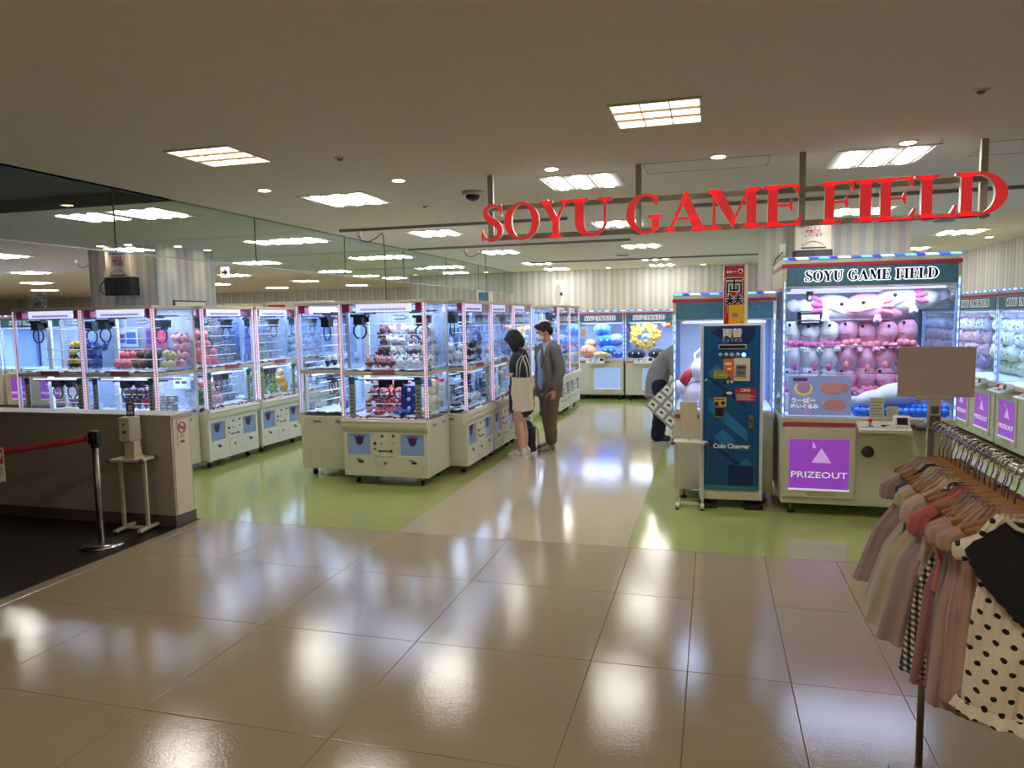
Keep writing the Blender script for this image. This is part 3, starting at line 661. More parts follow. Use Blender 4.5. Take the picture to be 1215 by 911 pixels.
def fill(root, deck, items, where, y0=.3, layers=3, cols=7, x0=-.3, x1=.4, s=1.0):
    """heap prizes on the display steps of one deck; items = [(kind, c1, c2, words)], spread from left to right"""
    base = .758 if deck == 0 else 1.256; rz = root.rotation_euler.z; c, sn = math.cos(rz), math.sin(rz)
    for ly in range(layers):
        for k in range(cols):
            u = k/(cols-1) if cols > 1 else .5
            kind, c1, c2, wd = items[min(len(items)-1, int(u*len(items)*.999))]
            j_ = .02 if kind in ('doll','round') else .008; x = x0+(x1-x0)*u+R.uniform(-j_,j_); y = y0+.035*ly+R.uniform(-j_,j_)*1.5; z = base+ly*.105*s+(R.uniform(-.01,.015) if ly else .004)
            if kind in ('cushion', 'disc', 'folded') and (k % 2): continue
            p = (root.location.x+c*x-sn*y, root.location.y+sn*x+c*y, z)
            rw = ('bottom','second','third','fourth','fifth','sixth')[ly]+' row' if layers > 1 else 'front row'
            sd = NTH[k]+' from left'
            put(kind, c1, c2, p, rz+R.uniform(-.3,.3), s*R.uniform(.92,1.08), '%s, %s, %s, %s' % (wd, rw, sd, where), wd+' '+where, 'box' if kind == 'box' else ('wrapped toy' if kind == 'cone' else 'plush toy'))
PK, LPK, WH, GY, DKG, BR = (226,120,130), (232,170,180), (232,230,232), (150,158,172), (52,56,68), (110,70,60)
YL, BL, NV, GR, CRM, ORG, RD, PU = (226,190,40), (60,120,210), (20,36,110), (110,160,90), (214,204,150), (226,140,70), (190,40,50), (120,80,160)
roots = dict(CR)
W1 = '%s deck of frontmost crane game'
fill(roots['M'], 1, [('doll',BR,DKG,'dark brown plush toy'),('doll',WH,GY,'white grey plush toy'),('doll',WH,(150,200,215),'pale blue plush toy'),('doll',WH,BR,'white and brown plush toy'),('doll',WH,GY,'white grey plush toy')], W1 % 'upper', layers=4, cols=9, y0=.34, x0=-.2)
fill(roots['M'], 1, [('doll',LPK,BR,'pinkish plush toy'),('round',WH,GY,'loose white plush toy')], W1 % 'upper', layers=1, cols=8, y0=.2, x0=-.25)
fill(roots['M'], 0, [('doll',BR,LPK,'pink and brown doll'),('doll',LPK,PK,'pale pink doll'),('doll',RD,LPK,'red and pink doll')], W1 % 'lower', layers=3, cols=8, x0=-.28, x1=.08, y0=.3)
for k in range(3): put('folded', (30,62,150), WH, (M_[0]+.2, M_[1]+.27, .757+.1*k), .05*k, 1.0, 'royal blue boxy cushion, %s of the stack in the frontmost crane game' % ('bottom','middle','top')[k], 'royal blue cushions in a stack')
put('folded', (24,52,140), WH, (M_[0]+.3, M_[1]+.42, 1.04), .5, .8, 'dark blue boxy cushion leaning behind the blue stack', 'royal blue cushions at the back')
put('cushion', (36,70,160), WH, (M_[0]+.14, M_[1]+.14, .757), .2, .9, 'blue flat cushion lying in front of the blue stack, frontmost crane game', None)
for x, y, z, l in ((.37,.2,.757,'front'),(.38,.47,.757,'rear lower'),(.38,.47,.93,'rear upper')): put('disc' if y > .3 else 'cushion', CRM, BR, (M_[0]+x, M_[1]+y, z), .9 if y > .3 else 0, 1.0, 'cream round cushion with a face, %s one, in the frontmost crane game' % l, None)
put('cushion', RD, WH, (M_[0]-.12, M_[1]+.14, .757), .2, .7, 'red and white flat toy at the front of the frontmost crane game lower deck', None)
fill(roots['L1'], 1, [('doll',YL,DKG,'yellow and black plush toy'),('doll',BL,DKG,'blue and black plush toy')], 'upper deck of leftmost crane game', layers=3, cols=6, x0=-.02, x1=.4, y0=.32, s=.95)
fill(roots['L1'], 0, [('cone',PU,WH,'purple wrapped prize'),('box',WH,GY,'white small prize box')], 'lower deck of leftmost crane game', layers=1, cols=6, x0=.0, x1=.36, y0=.3)
put('cushion', (190,196,90), WH, (roots['L1'].location.x+.1, 6.62+.15, .757), 0, .9, 'lime flat cushion in the lower deck of the leftmost crane game', None)
fill(roots['L0'], 1, [('round',PK,RD,'pink round plush'),('round',BR,RD,'brown round plush'),('round',DKG,BR,'dark round plush'),('round',CRM,BR,'cream round plush')], 'upper deck behind the sanitiser', layers=2, cols=9, x0=-.3, x1=.42, y0=.32)
fill(roots['L0'], 1, [('round',LPK,BR,'light pink round plush')], 'high bars behind the sanitiser', layers=4, cols=3, x0=.28, x1=.44, y0=.5, s=.95)
fill(roots['L0'], 0, [('cone',BR,DKG,'dark wrapped prize'),('cone',(190,50,110),PU,'magenta wrapped prize'),('box',GY,WH,'grey small prize box')], 'lower deck behind the sanitiser', layers=2, cols=8, x0=-.2, x1=.42, y0=.3)
fill(roots['A0'], 1, [('round',PK,ORG,'peach pink round plush'),('round',PK,LPK,'pink round plush')], 'upper deck, first left-row machine', layers=4, cols=5, x0=-.44, x1=.02, y0=.26)
fill(roots['A0'], 1, [('box',(96,104,130),GY,'slate blue prize box')], 'upper deck, first left-row machine', layers=6, cols=5, x0=.1, x1=.42, y0=.34, s=.95)
fill(roots['A0'], 0, [('round',(40,120,60),RD,'green and red plush'),('round',PK,LPK,'rose plush'),('round',LPK,CRM,'pale rose plush')], 'lower deck, first left-row machine', layers=3, cols=5, x0=-.44, x1=.0, y0=.22)
fill(roots['A0'], 0, [('box',(90,90,112),GY,'grey prize box')], 'lower deck, first left-row machine', layers=3, cols=5, x0=.08, x1=.42, y0=.34)
fill(roots['A1'], 1, [('box',BL,GY,'blue prize box'),('box',(120,140,150),GR,'grey green prize box'),('box',(110,130,170),GY,'steel blue prize box')], 'upper deck, second left-row machine', layers=5, cols=8, x0=-.3, x1=.42, y0=.36)
fill(roots['A1'], 0, [('doll',(150,200,90),YL,'lime green plush toy'),('doll',(150,180,80),GR,'green plush toy'),('doll',YL,ORG,'yellow orange plush toy')], 'lower deck, second left-row machine', layers=3, cols=7, x0=-.34, x1=.4, y0=.2)
fill(roots['A2'], 1, [('doll',GY,WH,'grey plush toy')], 'upper deck, third left-row machine', layers=3, cols=6)
fill(roots['A2'], 0, [('doll',WH,GY,'whitish plush toy')], 'lower deck, third left-row machine', layers=2, cols=6)
fill(roots['B0'], 1, [('doll',WH,DKG,'black and white plush toy')], 'upper deck of left-facing machine', layers=1, cols=5, x0=-.3, x1=.4, y0=.3)
for k in (1, 2):
    fill(roots['B%d' % k], 1, [('doll',WH,GY,'white plush toy'),('box',GY,WH,'grey prize box')], 'upper deck, %s left-facing machine' % ('second','third')[k-1], layers=3, cols=6, x0=-.3, x1=.4)
    fill(roots['B%d' % k], 0, [('round',GY,WH,'grey round plush')], 'lower deck, %s left-facing machine' % ('second','third')[k-1], layers=2, cols=6, x0=-.3, x1=.4)
put('round', (30,40,120), BL, (-4.1, 7.45, .757), 0, 1.1, 'navy round plush alone on the beads beside the frontmost crane game', None)
for k, (c1, c2, n) in enumerate(((WH,GY,'white grey'),(DKG,GY,'dark grey'),(GY,BR,'grey brown'))):
    r = roots['R%d' % k]; w = '%s deck, ' + ('nearest','second','third')[k]+' aisle machine'
    fill(r, 1, [('doll',c1,c2,n+' plush toy'),('doll',DKG,c1,'black plush toy')], w % 'upper', layers=2, cols=8, y0=.2, x0=-.4, x1=.42)
    fill(r, 1, [('box',(120,130,160),WH,'bluish prize box')], w % 'upper', layers=4, cols=5, y0=.45, x0=-.4, x1=.3)
    fill(r, 0, [('folded',(60,74,100),GY,'slate boxy cushion'),('folded',(40,46,66),GY,'navy boxy cushion')], w % 'lower', layers=2, cols=6, y0=.4)
    fill(r, 0, [('cushion',DKG,WH,'black flat toy'),('round',WH,GY,'white round toy')], w % 'lower', layers=1, cols=6, y0=.2)
for k in (0, 1):
    r = roots['I%d' % k]; w = 'machine down the aisle' if k == 0 else 'farthest aisle machine'
    fill(r, 1, [('doll',WH,GY,'white plush toy'),('doll',ORG,WH,'orange plush toy')], w, layers=4, cols=7); fill(r, 0, [('doll',WH,PK,'white and pink plush toy')], w, layers=3, cols=7)
# posters inside the machines at left
def poster(x, y, z, w, h, c, label, marks, rz=0):
    t = thing('poster', label, 'poster', (x, y, z), rz); MB().box((-w/2,0,0),(w/2,.004,h)).build('sheet', mat('poster_%d_%d_%d' % c, c, .5), t)
    for a in marks: MB().box((a[0],-.002,a[1]),(a[2],0,a[3])).build('print', mat('print_%d_%d_%d' % a[4], a[4], .5), t)
xl = roots['L0'].location.x
poster(xl-.42, 7.22, 1.5, .3, .22, (190,200,230), 'pale blue poster hung at the back of the leftmost machines', [(-.02,.04,.12,.18,(70,110,200)),(-.12,.05,-.04,.16,(120,90,130))])
poster(xl+.0, 7.22, 1.48, .32, .26, (150,110,160), 'pink and purple poster in the crane game behind the sanitiser', [(-.14,.06,-.04,.22,(90,60,150)),(.0,.04,.14,.2,(210,60,100))])
poster(xl-.28, 7.22, .95, .3, .2, (200,190,235), 'lilac poster in the lower deck behind the sanitiser', [(-.12,.14,.12,.16,(130,110,180)),(-.12,.08,.12,.1,(150,130,200)),(-.12,.03,.12,.05,(150,130,200))])
poster(xl+.34, 7.2, 1.0, .24, .14, (214,220,232), 'white framed notice low in the crane game behind the sanitiser', [(-.09,.06,-.03,.09,(60,60,80)),(.0,.06,.07,.09,(60,60,80))])
poster(M_[0]-.14, 7.54, 1.6, .3, .14, (176,140,214), 'violet backing card in the upper deck of the frontmost crane game', [(-.12,.03,.02,.11,(140,100,200))])
poster(M_[0]+.4, 7.54, .86, .15, .26, (222,224,228), 'white notice with a red band behind the cream cushions', [(-.07,.21,.07,.25,(190,40,50)),(-.06,.12,.06,.13,(120,120,130)),(-.06,.15,.06,.16,(120,120,130))])

# ------------------------------------------------------------ large single-deck crane games
blue_led = stripes('led_blue', [(0, (200, 225, 255)), (.3, (40, 90, 255)), (.55, (110, 190, 255)), (.8, (30, 60, 220))], .33, axis=(1,0,1), emit=1.5)
blue_bar = stripes('led_blue_bar', [(0, (200, 222, 255)), (.6, (120, 160, 255))], .09, axis=(0,0,1), emit=1.1)
teal = mat('header_teal', (58, 104, 124), .5, var=.55, scale=34, emit=.16); navy = mat('header_navy', (20, 28, 84), .5)  # faint glow put into the teal to brighten the header panels
purple_e = mat('prize_out_purple', (140, 70, 180), .3, emit=.40, ergb=(160, 70, 210), var=.05); pale_e = mat('prize_out_blue', (150, 180, 225), .3, emit=.45)
wl = mat('header_white', (240, 242, 246), .4, emit=.35); pinkish = mat('rose_band', (176, 52, 84), .5); pale_tri = mat('pale_print', (200, 160, 225), .4, emit=.5)
def make_big(t, w, d, h, doors, dw, dmat, panels=None, claw_kind=True, lampw=26, header=True, side_door=True, word_text=True):
    a = w/2
    MB().box((-a+.01,.012,.1),(a-.01,d,.80)).build('cabinet', cream, t, bevel=.006)
    MB().box((-a,0,.80),(a,d,.865)).build('counter_ledge', cream2, t, bevel=.004)
    MB().box((-a+.02,-.003,.79),(a-.3,.0,.822)).build('rose_band', pinkish, t)
    for x in (-a+.1, a-.1):
        for y in (.08, d-.1):
            c = MB().cyl((x,y),.012,.02,.1,8).build('foot', steel, t); MB().cyl((x,y),.03,0,.02,12).build('foot_pad', rubber, c)
    for x in doors:
        dr = MB().box((x-dw/2-.05,-.003,.16),(x+dw/2+.05,.012,.78)).build('door', cream, t, bevel=.003)
        MB().box((x-dw/2,-.006,.24),(x+dw/2,-.003,.675)).build('prize_window', dmat, dr)
        MB().box((x-dw/2-.006,-.012,.225),(x+dw/2+.006,-.003,.24)).build('sill', wl, dr)
        if dmat is purple_e:
            text('PRIZEOUT', .078*dw/.49, wl, dr, (x-.0,-.0075,.36), name='door_lettering', sx=1.3, bold=.0005)
            MB().prism([(x-.02*0-.11*dw,.60),(x-.02,.60),(x-.065*dw-.02,.66)], -.0075, -.006).prism([(x-.06,.47),(x+.1,.47),(x+.02,.60)], -.0075, -.006).build('triangle_print', pale_tri, dr)
        MB().box((x-.1,-.0045,.18),(x+.14,-.003,.205)).build('caution_label', mat('caution_yellow', (190, 180, 110), .5), dr)
    for x in panels or []:
        p = MB().prism([(-.06,.80),(-.16,.765),(-.16,.79),(.0,.845),(.0,.80)], x-.2, x+.2, 'x').build('control_panel', cream2, t)
        MB().box((x-.18,-.12,.806),(x+.18,-.0,.812)).build('panel_print', mat('panel_print', (176,192,214), .4), p)
        MB().cyl((x-.1,-.07),.006,.81,.85,8).ball((x-.1,-.07,.86),.018,10,7).build('joystick', red, p)
        MB().cyl((x-.1,-.07),.03,.811,.818,14).cyl((x,-.08),.02,.812,.824,14).cyl((x+.035,-.065),.014,.812,.824,12).build('button_ring', blackp, p)
        s = MB().prism([(-.09,.812),(-.07,.90),(-.03,.90),(-.0,.812)], x+.08, x+.2, 'x').build('card_reader', white, t, bevel=.004)
        MB().prism([(-.0905,.83),(-.078,.885),(-.076,.885),(-.0885,.83)], x+.1, x+.18, 'x').build('reader_screen', blackp, s)
    # cage
    top = h-.06; z0 = .865; hz = h-.26
    for s in (-1, 1):
        for y in (.0, d-.03):
            p = MB().box((s*a-.03*(s>0), y, z0),(s*a+.03*(s<0), y+.03, top)).build('corner_post', mat('post_blue', (150,170,215), .3, .2), t)
            if y == 0: MB().box((s*(a-.015)-.006,-.004,z0),(s*(a-.015)+.006,0,top-.14)).build('light_strip', blue_bar, p)
        MB().box((s*(a-.006)-.002,.03,z0),(s*(a-.006)+.002,d-.03,hz)).build('side_pane', pane, t)
    MB().box((-a+.03,.006,z0),(0-.002,.011,hz)).box((.002,.006,z0),(a-.03,.011,hz)).build('front_pane', pane, t)
    MB().box((-a,-.004,hz),(a,d,top)).build('header_box', cream2, t, bevel=.004)
    hd = MB().box((-a+.03,-.008,hz+.01),(a-.03,-.003,top-.035)).build('header_panel', teal, t)
    hh = .085
    ww = wordw('SOYU GAME FIELD', hh); sq = min(1.0, (w-.35)/ww)
    if word_text:
        word('SOYU GAME FIELD', hh, sq, hd, -.0085, hz+.05)
    MB().box((-a,-.012,top-.03),(a,-.004,top)).box((-a-.006,-.01,top-.03),(-a,d,top)).build('header_band', pinkish, t)
    rf = MB().box((-a+.01,.01,top),(a-.01,d-.01,h)).build('roof', cream2, t)
    MB().box((-a,-.004,h-.022),(a,.01,h-.008)).build('roof_light_strip', blue_led, rf)
    MB().box((-a+.03,d-.04,z0),(a-.03,d-.02,hz)).build('back_wall', mat('back_wall_blue', (196,206,226), .5), t)
    MB().box((-a+.02,.02,z0),(a-.02,d-.03,z0+.01)).build('inner_floor', white_e, t)
    MB().box((-a+.08,.1,hz-.03),(a-.08,.16,hz-.01)).box((-a+.08,d-.2,hz-.03),(a-.08,d-.14,hz-.01)).build('inner_light_bar', lilac, t)
    lamp(t, (0,.13,hz-.035), w*.85, .18, lampw, (208, 222, 255), 'cage_light')
    if claw_kind:
        x = -a*.62
        g = MB().cyl((x,.35),.03,hz-.2,hz,12).build('claw_shaft', steel, t)
        MB().box((x-.1,.28,hz-.32),(x+.1,.42,hz-.2)).build('claw_housing', blackp, g, bevel=.02)
        MB().box((x-.075,.272,hz-.305),(x+.075,.28,hz-.235)).build('housing_plate', white, g)
        for s in (-1, 1): MB().tube([(x+s*.09,.35,hz-.28),(x+s*.19,.35,hz-.38),(x+s*.2,.35,hz-.52),(x+s*.1,.35,hz-.62)], .012, 8).build('claw_arm', white, g)
    return t
# D : the big machine with axolotl plushes
DX, DY, DW, DD, DH = 1.262, 6.65, 1.36, 1.15, 2.245
D = make_big(thing('crane_game', 'large cream crane game with purple PRIZE OUT door, full of pink and white axolotls', 'arcade machine', (DX, DY, 0)), DW, DD, DH, [-.365], .48, purple_e, [.12], lampw=11)
text('TRIPLE', .034, midg, D, (-.68*.62,.2715,DH-.26-.27), name='claw_lettering')
MB().tube([(.02,-.004,.58),(.02,.0,.58)], .05, 20).build('speaker_grille', darkg, D)
MB().box((.36,-.13,.79),(.60,-.0,.812)).build('tray', mat('tray_navy', (40,48,74), .4), D)
# poster on the lower left pane
t = thing('plush_poster', 'blue poster with pink axolotl pictures and Japanese lettering on the big machine pane', 'poster', (DX-.68+.31, DY-.0, .885))
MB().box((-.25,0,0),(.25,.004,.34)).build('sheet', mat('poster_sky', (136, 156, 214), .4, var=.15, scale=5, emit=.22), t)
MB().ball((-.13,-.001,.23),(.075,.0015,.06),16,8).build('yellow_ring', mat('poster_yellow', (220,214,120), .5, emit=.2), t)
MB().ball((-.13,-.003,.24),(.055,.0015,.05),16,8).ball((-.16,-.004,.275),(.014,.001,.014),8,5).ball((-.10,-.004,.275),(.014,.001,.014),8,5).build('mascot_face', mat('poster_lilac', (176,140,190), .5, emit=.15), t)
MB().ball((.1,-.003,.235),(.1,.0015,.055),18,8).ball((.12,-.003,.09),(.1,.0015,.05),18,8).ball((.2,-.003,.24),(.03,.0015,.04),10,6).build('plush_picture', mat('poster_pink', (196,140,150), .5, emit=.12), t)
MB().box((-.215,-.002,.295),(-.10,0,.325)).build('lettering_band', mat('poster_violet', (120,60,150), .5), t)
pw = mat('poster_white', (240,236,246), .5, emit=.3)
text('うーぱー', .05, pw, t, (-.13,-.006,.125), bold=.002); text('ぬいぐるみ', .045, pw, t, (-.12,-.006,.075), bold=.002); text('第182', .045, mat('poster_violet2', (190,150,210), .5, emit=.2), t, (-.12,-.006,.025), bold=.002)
# notices in the pane
for x, z, w_, h_, l in ((.08,.875,.11,.17,'taller cream price notice at the foot of the big machine pane'), (.2,.875,.09,.1,'shorter yellowish price notice at the foot of the big machine pane')):
    t = thing('price_notice', l, 'notice', (DX+x, DY-.012, z)); MB().box((-w_/2,0,0),(w_/2,.004,h_)).build('card', mat('notice_cream', (196,192,160), .6), t)
    m = MB()
    for k in range(5): m.box((-w_*.4,-.001,h_*(.15+.15*k)),(w_*.38-(k%2)*.02,0,h_*(.19+.15*k)))
    m.build('printed_lines', midg, t)
# axolotl plushes (bodies fused with a remesh)
def evalmesh(m, mt, name, vox=.011):
    o = m.build(name, mt, fix=False); rm = o.modifiers.new('r', 'REMESH'); rm.mode = 'VOXEL'; rm.voxel_size = vox; rm.use_smooth_shade = True
    sm = o.modifiers.new('s', 'SMOOTH'); sm.iterations = 3; sm.factor = .6
    bpy.context.view_layer.update(); me = bpy.data.meshes.new_from_object(o.evaluated_get(bpy.context.evaluated_depsgraph_get())); bpy.data.objects.remove(o); return me
def axo(kind, body, frill):
    k = ('axo', kind, body)
    if k not in PR:
        mb_, mf = soft('plush_%d_%d_%d' % body, body), soft('plush_%d_%d_%d' % frill, frill); parts = []
        b, e, f, g, l = MB(), MB(), MB(), MB(), MB()
        if kind == 'lying':
            b.ball((-.05,0,0),(.19,.13,.13),20,12); b.ball((.12,0,-.01),(.15,.10,.10),16,10); b.ball((-.17,-.02,-.02),(.09,.10,.085),14,9); b.ball((.28,0,0),(.07,.03,.06),10,7)
            e.ball((-.10,-.122,.045),(.017,.012,.017),10,7); l.tube([(-.255,-.05,-.03),(-.20,-.105,-.045),(-.12,-.128,-.04),(-.04,-.132,-.015),(.01,-.13,.0)],.0035,5)
            for z, a in ((.07,.5),(.02,.1),(-.03,-.3)): f.ball((.10,-.115,z),(.055,.02,.02),10,7,0,(0,-a,0))
            for q in (-1,0,1): g.ball((.02+.022*q,-.14,-.10-.008*abs(q)),(.013,.016,.02),8,6)
            g.ball((.02,-.125,-.08),(.028,.03,.025),10,7)
        elif kind == 'head':
            b.ball((0,0,.02),(.078,.085,.095),16,11); b.ball((0,.02,-.06),(.07,.075,.07),14,9)
            e.ball((-.028,-.075,.068),(.012,.009,.013),8,6); l.tube([(-.075,-.03,.0),(-.055,-.068,-.012),(-.01,-.083,-.01)],.0025,5)
            for q in (-1,0,1): f.ball((.012+.045*q,-.075+.012*abs(q),-.078),(.026,.016,.024),10,7)
            g.ball((-.06,-.06,-.105),(.02,.022,.016),8,6)
        else:
            b.ball((0,0,.0),(.08,.085,.10),16,11); b.ball((0,.01,-.07),(.055,.06,.05),12,8); b.ball((0,0,.06),(.07,.075,.05),12,8)
            e.ball((.045,-.06,.105),(.006,.006,.006),6,4)
            for sx in (-1, 1):
                g.ball((sx*.062,-.07,.075),(.024,.024,.02),8,6)
                for q in (-1,0,1): g.ball((sx*.062+.018*q,-.088,.066-.006*abs(q)),(.010,.012,.013),6,5)
            f.ball((0,-.088,-.07),(.02,.014,.03),8,6)
        parts.append(('body', evalmesh(b, mb_, 'body')))
        for n, mm, mt in (('eye',e,dk),('mouth_line',l,mat('mouth_line',(120,80,100),.8)),('frill',f,mf),('foot',g,mb_)):
            if mm.v: o = mm.build(n, mt, fix=False); parts.append((n, o.data)); bpy.data.objects.remove(o)
        PR[k] = parts
    return PR[k]
def put_axo(x, y, z, rot, s, kind, body, frill, label, group):
    t = thing('axolotl_plush', label, 'plush toy', (x, y, z), 0, group); t.rotation_euler = rot; t.scale = (s,)*3 if isinstance(s, (int, float)) else s
    for n, me in axo(kind, body, frill):
        o = bpy.data.objects.new(n, me); COL.objects.link(o); o.parent = t
WB, PB, wf, pf = (230,233,240), (238,172,202), (222,90,165), (240,140,152)
AY = DY+.40
put_axo(DX-.27, AY, 1.805, (0,.10,0), (-1.0,1,1), 'lying', WB, wf, 'large white axolotl plush lying on the top bar at left, behind the claw', None)
put_axo(DX+.10, AY-.03, 1.80, (0,.06,0), 1.0, 'lying', PB, pf, 'large pink axolotl plush in the middle of the top bar', None)
put_axo(DX+.36, AY-.02, 1.875, (0,-.12,0), 1.02, 'lying', WB, wf, 'large white axolotl plush raised at the right end of the top bar', None)
NR = ('top row', 'second row', 'third row', 'bottom row')
for row in range(4):
    z = 1.575-.205*row
    for k in range(7):
        x = -.57+.158*k; wh = k < 3; up = row % 2 == 0
        put_axo(DX+x, AY+R.uniform(-.02,.02), z+R.uniform(-.012,.012), (R.uniform(-.1,.1), R.uniform(-.14,.14), R.uniform(-.35,.35)), 1.14, 'head' if up else 'belly', WB if wh else PB, wf if wh else pf,
                '%s axolotl plush in the %s between the bars, number %s from the left' % ('white' if wh else 'pink', NR[row], ('one','two','three','four','five','six','seven')[k]), 'axolotl plushes packed in rows')
put_axo(DX+.22, DY+.2, 1.04, (0,.15,PI+.2), (1.1,1.0,.8), 'lying', WB, (200,90,120), 'white axolotl plush lying on the blue balls at the front', None)
for z in (1.70, 1.47, 1.23): 
    t = MB().tube([(DX-.62, DY+.27, z),(DX+.42, DY+.27, z)], .006, 8).build('display_bar', steel, D); t.location = (-DX, -DY, 0)
for k in range(44):
    i, j = k % 15, k//15
    o = MB() if k == 0 else None
    if k == 0: o = MB().ball((0,0,0),.038,14,10).build('blue_ball', mat('ball_blue', (50,130,235), .25), fix=False); bb = o.data
    else: o = bpy.data.objects.new('blue_ball', bb); COL.objects.link(o)
    o.location = (DX-.06+.048*i+.02*(j%2), DY+.07+.075*j, .915+.03*(j>0)); tag(o, 'shiny blue plastic ball, %s row, %s from left, under the axolotls' % (('front','middle','back')[j], NTH[i]), 'ball', 'blue plastic balls')

# C : machine behind the coin changer
C_ = make_big(thing('crane_game', 'large crane game half hidden behind the blue coin changer', 'arcade machine', (.10, 7.0, 0)), .92, .9, 1.975, [.0], .4, pale_e, None, claw_kind=False, lampw=11, word_text=False)
for s, p in (((-.12,.3,1.05),(.1,.1,.13)),):
    pass
t = thing('bunny_plush', 'big white plush with red sleeve in the machine behind the coin changer', 'plush toy', (-.13, 7.22, .875))
MB().ball((0,0,.12),(.17,.13,.13),16,10).build('skirt', soft('plush_pale', (238,214,224)), t); MB().ball((.05,0,.36),(.13,.12,.12),16,10).build('head', soft('plush_white', (240,240,242)), t)
MB().ball((-.12,-.02,.28),(.05,.06,.10),12,8,0,(0,.5,0)).build('sleeve', soft('plush_red', (200,40,50)), t); MB().ball((-.19,-.03,.2),(.07,.06,.06),12,8).build('paw', soft('plush_white', (240,240,242)), t)
MB().ball((.08,-.11,.4),(.02,.01,.02),8,6).build('button_eye', midg, t)
put('round', (190,180,160), WH, (-.1, 7.5, .9), 0, 2.2, 'greyish round plush behind the big white plush by the coin changer', None)
t = MB().box((-.15-.05,.24,1.70),(-.15+.05,.36,1.73)).build('crane_arm', white, C_)
t2_ = t; t = bpy.data.objects.new('carriage', None) if False else t
MB().box((-.19,.26,1.44),(-.11,.34,1.66)).build('housing', white, t); MB().cyl((-.15,.3),.018,1.66,1.715,10).build('shaft', steel, t)
for s in (-1, 1): MB().tube([(-.15+s*.03,.3,1.46),(-.15+s*.12,.3,1.38),(-.15+s*.1,.3,1.24),(-.15+s*.03,.3,1.18)], .012, 8).build('arm', white, t)

# back wall machines
B0 = make_big(thing('crane_game', 'x', 'arcade machine', (-2.3, 15.3, 0)), 1.0, .9, 1.9, [.15], .56, pale_e, [-.1], lampw=15, claw_kind=False)
B0['label'] = 'crane game at the back wall holding blue and orange round plushes'; B0['group'] = 'large crane games along the back wall'
for x, l in ((-1.28, 'crane game at the back wall holding a yellow plush wreath'), (-.26, 'crane game at the back wall behind the stooping person'), (.76, 'crane game at the back wall hidden by the coin changer'), (-3.32, 'crane game at the back wall behind the man in the blazer'), (-4.34,'crane game at the back wall, second left of the man'),(-5.36,'crane game at the back wall, third left of the man')):
    copy_tree(B0, (x, 15.3, 0), label=l)
bx = -2.3
def bigball(x, z, r, c, label, y=15.62, sq=.8):
    t = MB().ball((0,0,0),(r, r*.9, r*sq),18,12).build('round_cushion', soft('plush_%d_%d_%d' % c, c)); t.location = (x, y, z); tag(t, label, 'plush toy')
    e = MB()
    for s in (-1, 1): e.ball((s*r*.3,-r*.82,r*.12),(r*.09,r*.05,r*.12),8,6)
    e.build('face_button', soft('plush_white', (240,240,242)), t)
SB = (36,110,225)
bigball(bx+.0,1.5,.19,SB,'bright blue round plush, topmost of the back machine pile'); bigball(bx+.06,1.24,.2,SB,'bright blue round plush in the middle of the back machine pile')
bigball(bx+.16,1.03,.19,SB,'bright blue round plush low in front of the back machine pile', 15.5, .6); bigball(bx+.3,1.26,.17,(130,150,180),'grey blue round plush right in the back machine pile')
bigball(bx-.26,1.18,.13,(232,140,90),'orange round plush left in the back machine pile'); bigball(bx-.3,1.02,.18,(236,150,96),'larger orange round plush low left in the back machine pile', 15.5)
bigball(bx+.03,.95,.2,(214,190,110),'flat gold cushion at the front of the back machine', 15.42, .35); bigball(bx+.34,.97,.15,(60,100,210),'dark blue round plush low right in the back machine', 15.5, .6)
poster(bx-.35, 15.35, 1.3, .22, .26, (200,220,210), 'pale poster with an orange mark at the left of the back machine', [(-.06,.06,.02,.2,(220,150,90))])
bx = -1.28
for k in range(26):
    r_ = .08+.2*math.sqrt((k+.5)/26); a = k*2.4
    put('doll', (236,206,60), (226,180,50), (bx-.1+r_*math.cos(a)*1.1, 15.55+R.uniform(0,.1), 1.28+r_*math.sin(a)), R.uniform(-.5,.5), 1.0, 'small yellow plush toy, %s part of the wreath, %s from its centre' % (('right','upper right','top','upper left','left','lower left','bottom','lower right')[int((a % (2*PI))/(PI/4)+.5) % 8], NTH[k//3]), 'yellow plush toys in a wreath')
bigball(bx-.08,1.34,.07,(226,232,236),'pale round ball in the centre of the yellow plush wreath', 15.42)
for x in (-.28, .16): bigball(bx+x, .96, .2, (24,26,32), 'black domed cushion, %s one under the yellow wreath' % ('left' if x < 0 else 'right'), 15.5, .6)
bigball(bx+.38,1.6,.12,(214,120,50),'orange and dark plush hanging at the upper right of the wreath machine', 15.5)
for k, xx in ((0,-.26),(1,-3.32),(2,-4.34)):
    for i in range(6): put('round', (WH,ORG,GY)[(i+k)%3], GY, (xx-.3+.12*i, 15.6, .88+.11*(i%2)), 0, 1.5, 'mixed round plush, %s from left, in the back wall machine %s' % (NTH[i], ('behind the stooping person','behind the man','left of the man')[k]), 'mixed plushes at the back wall')

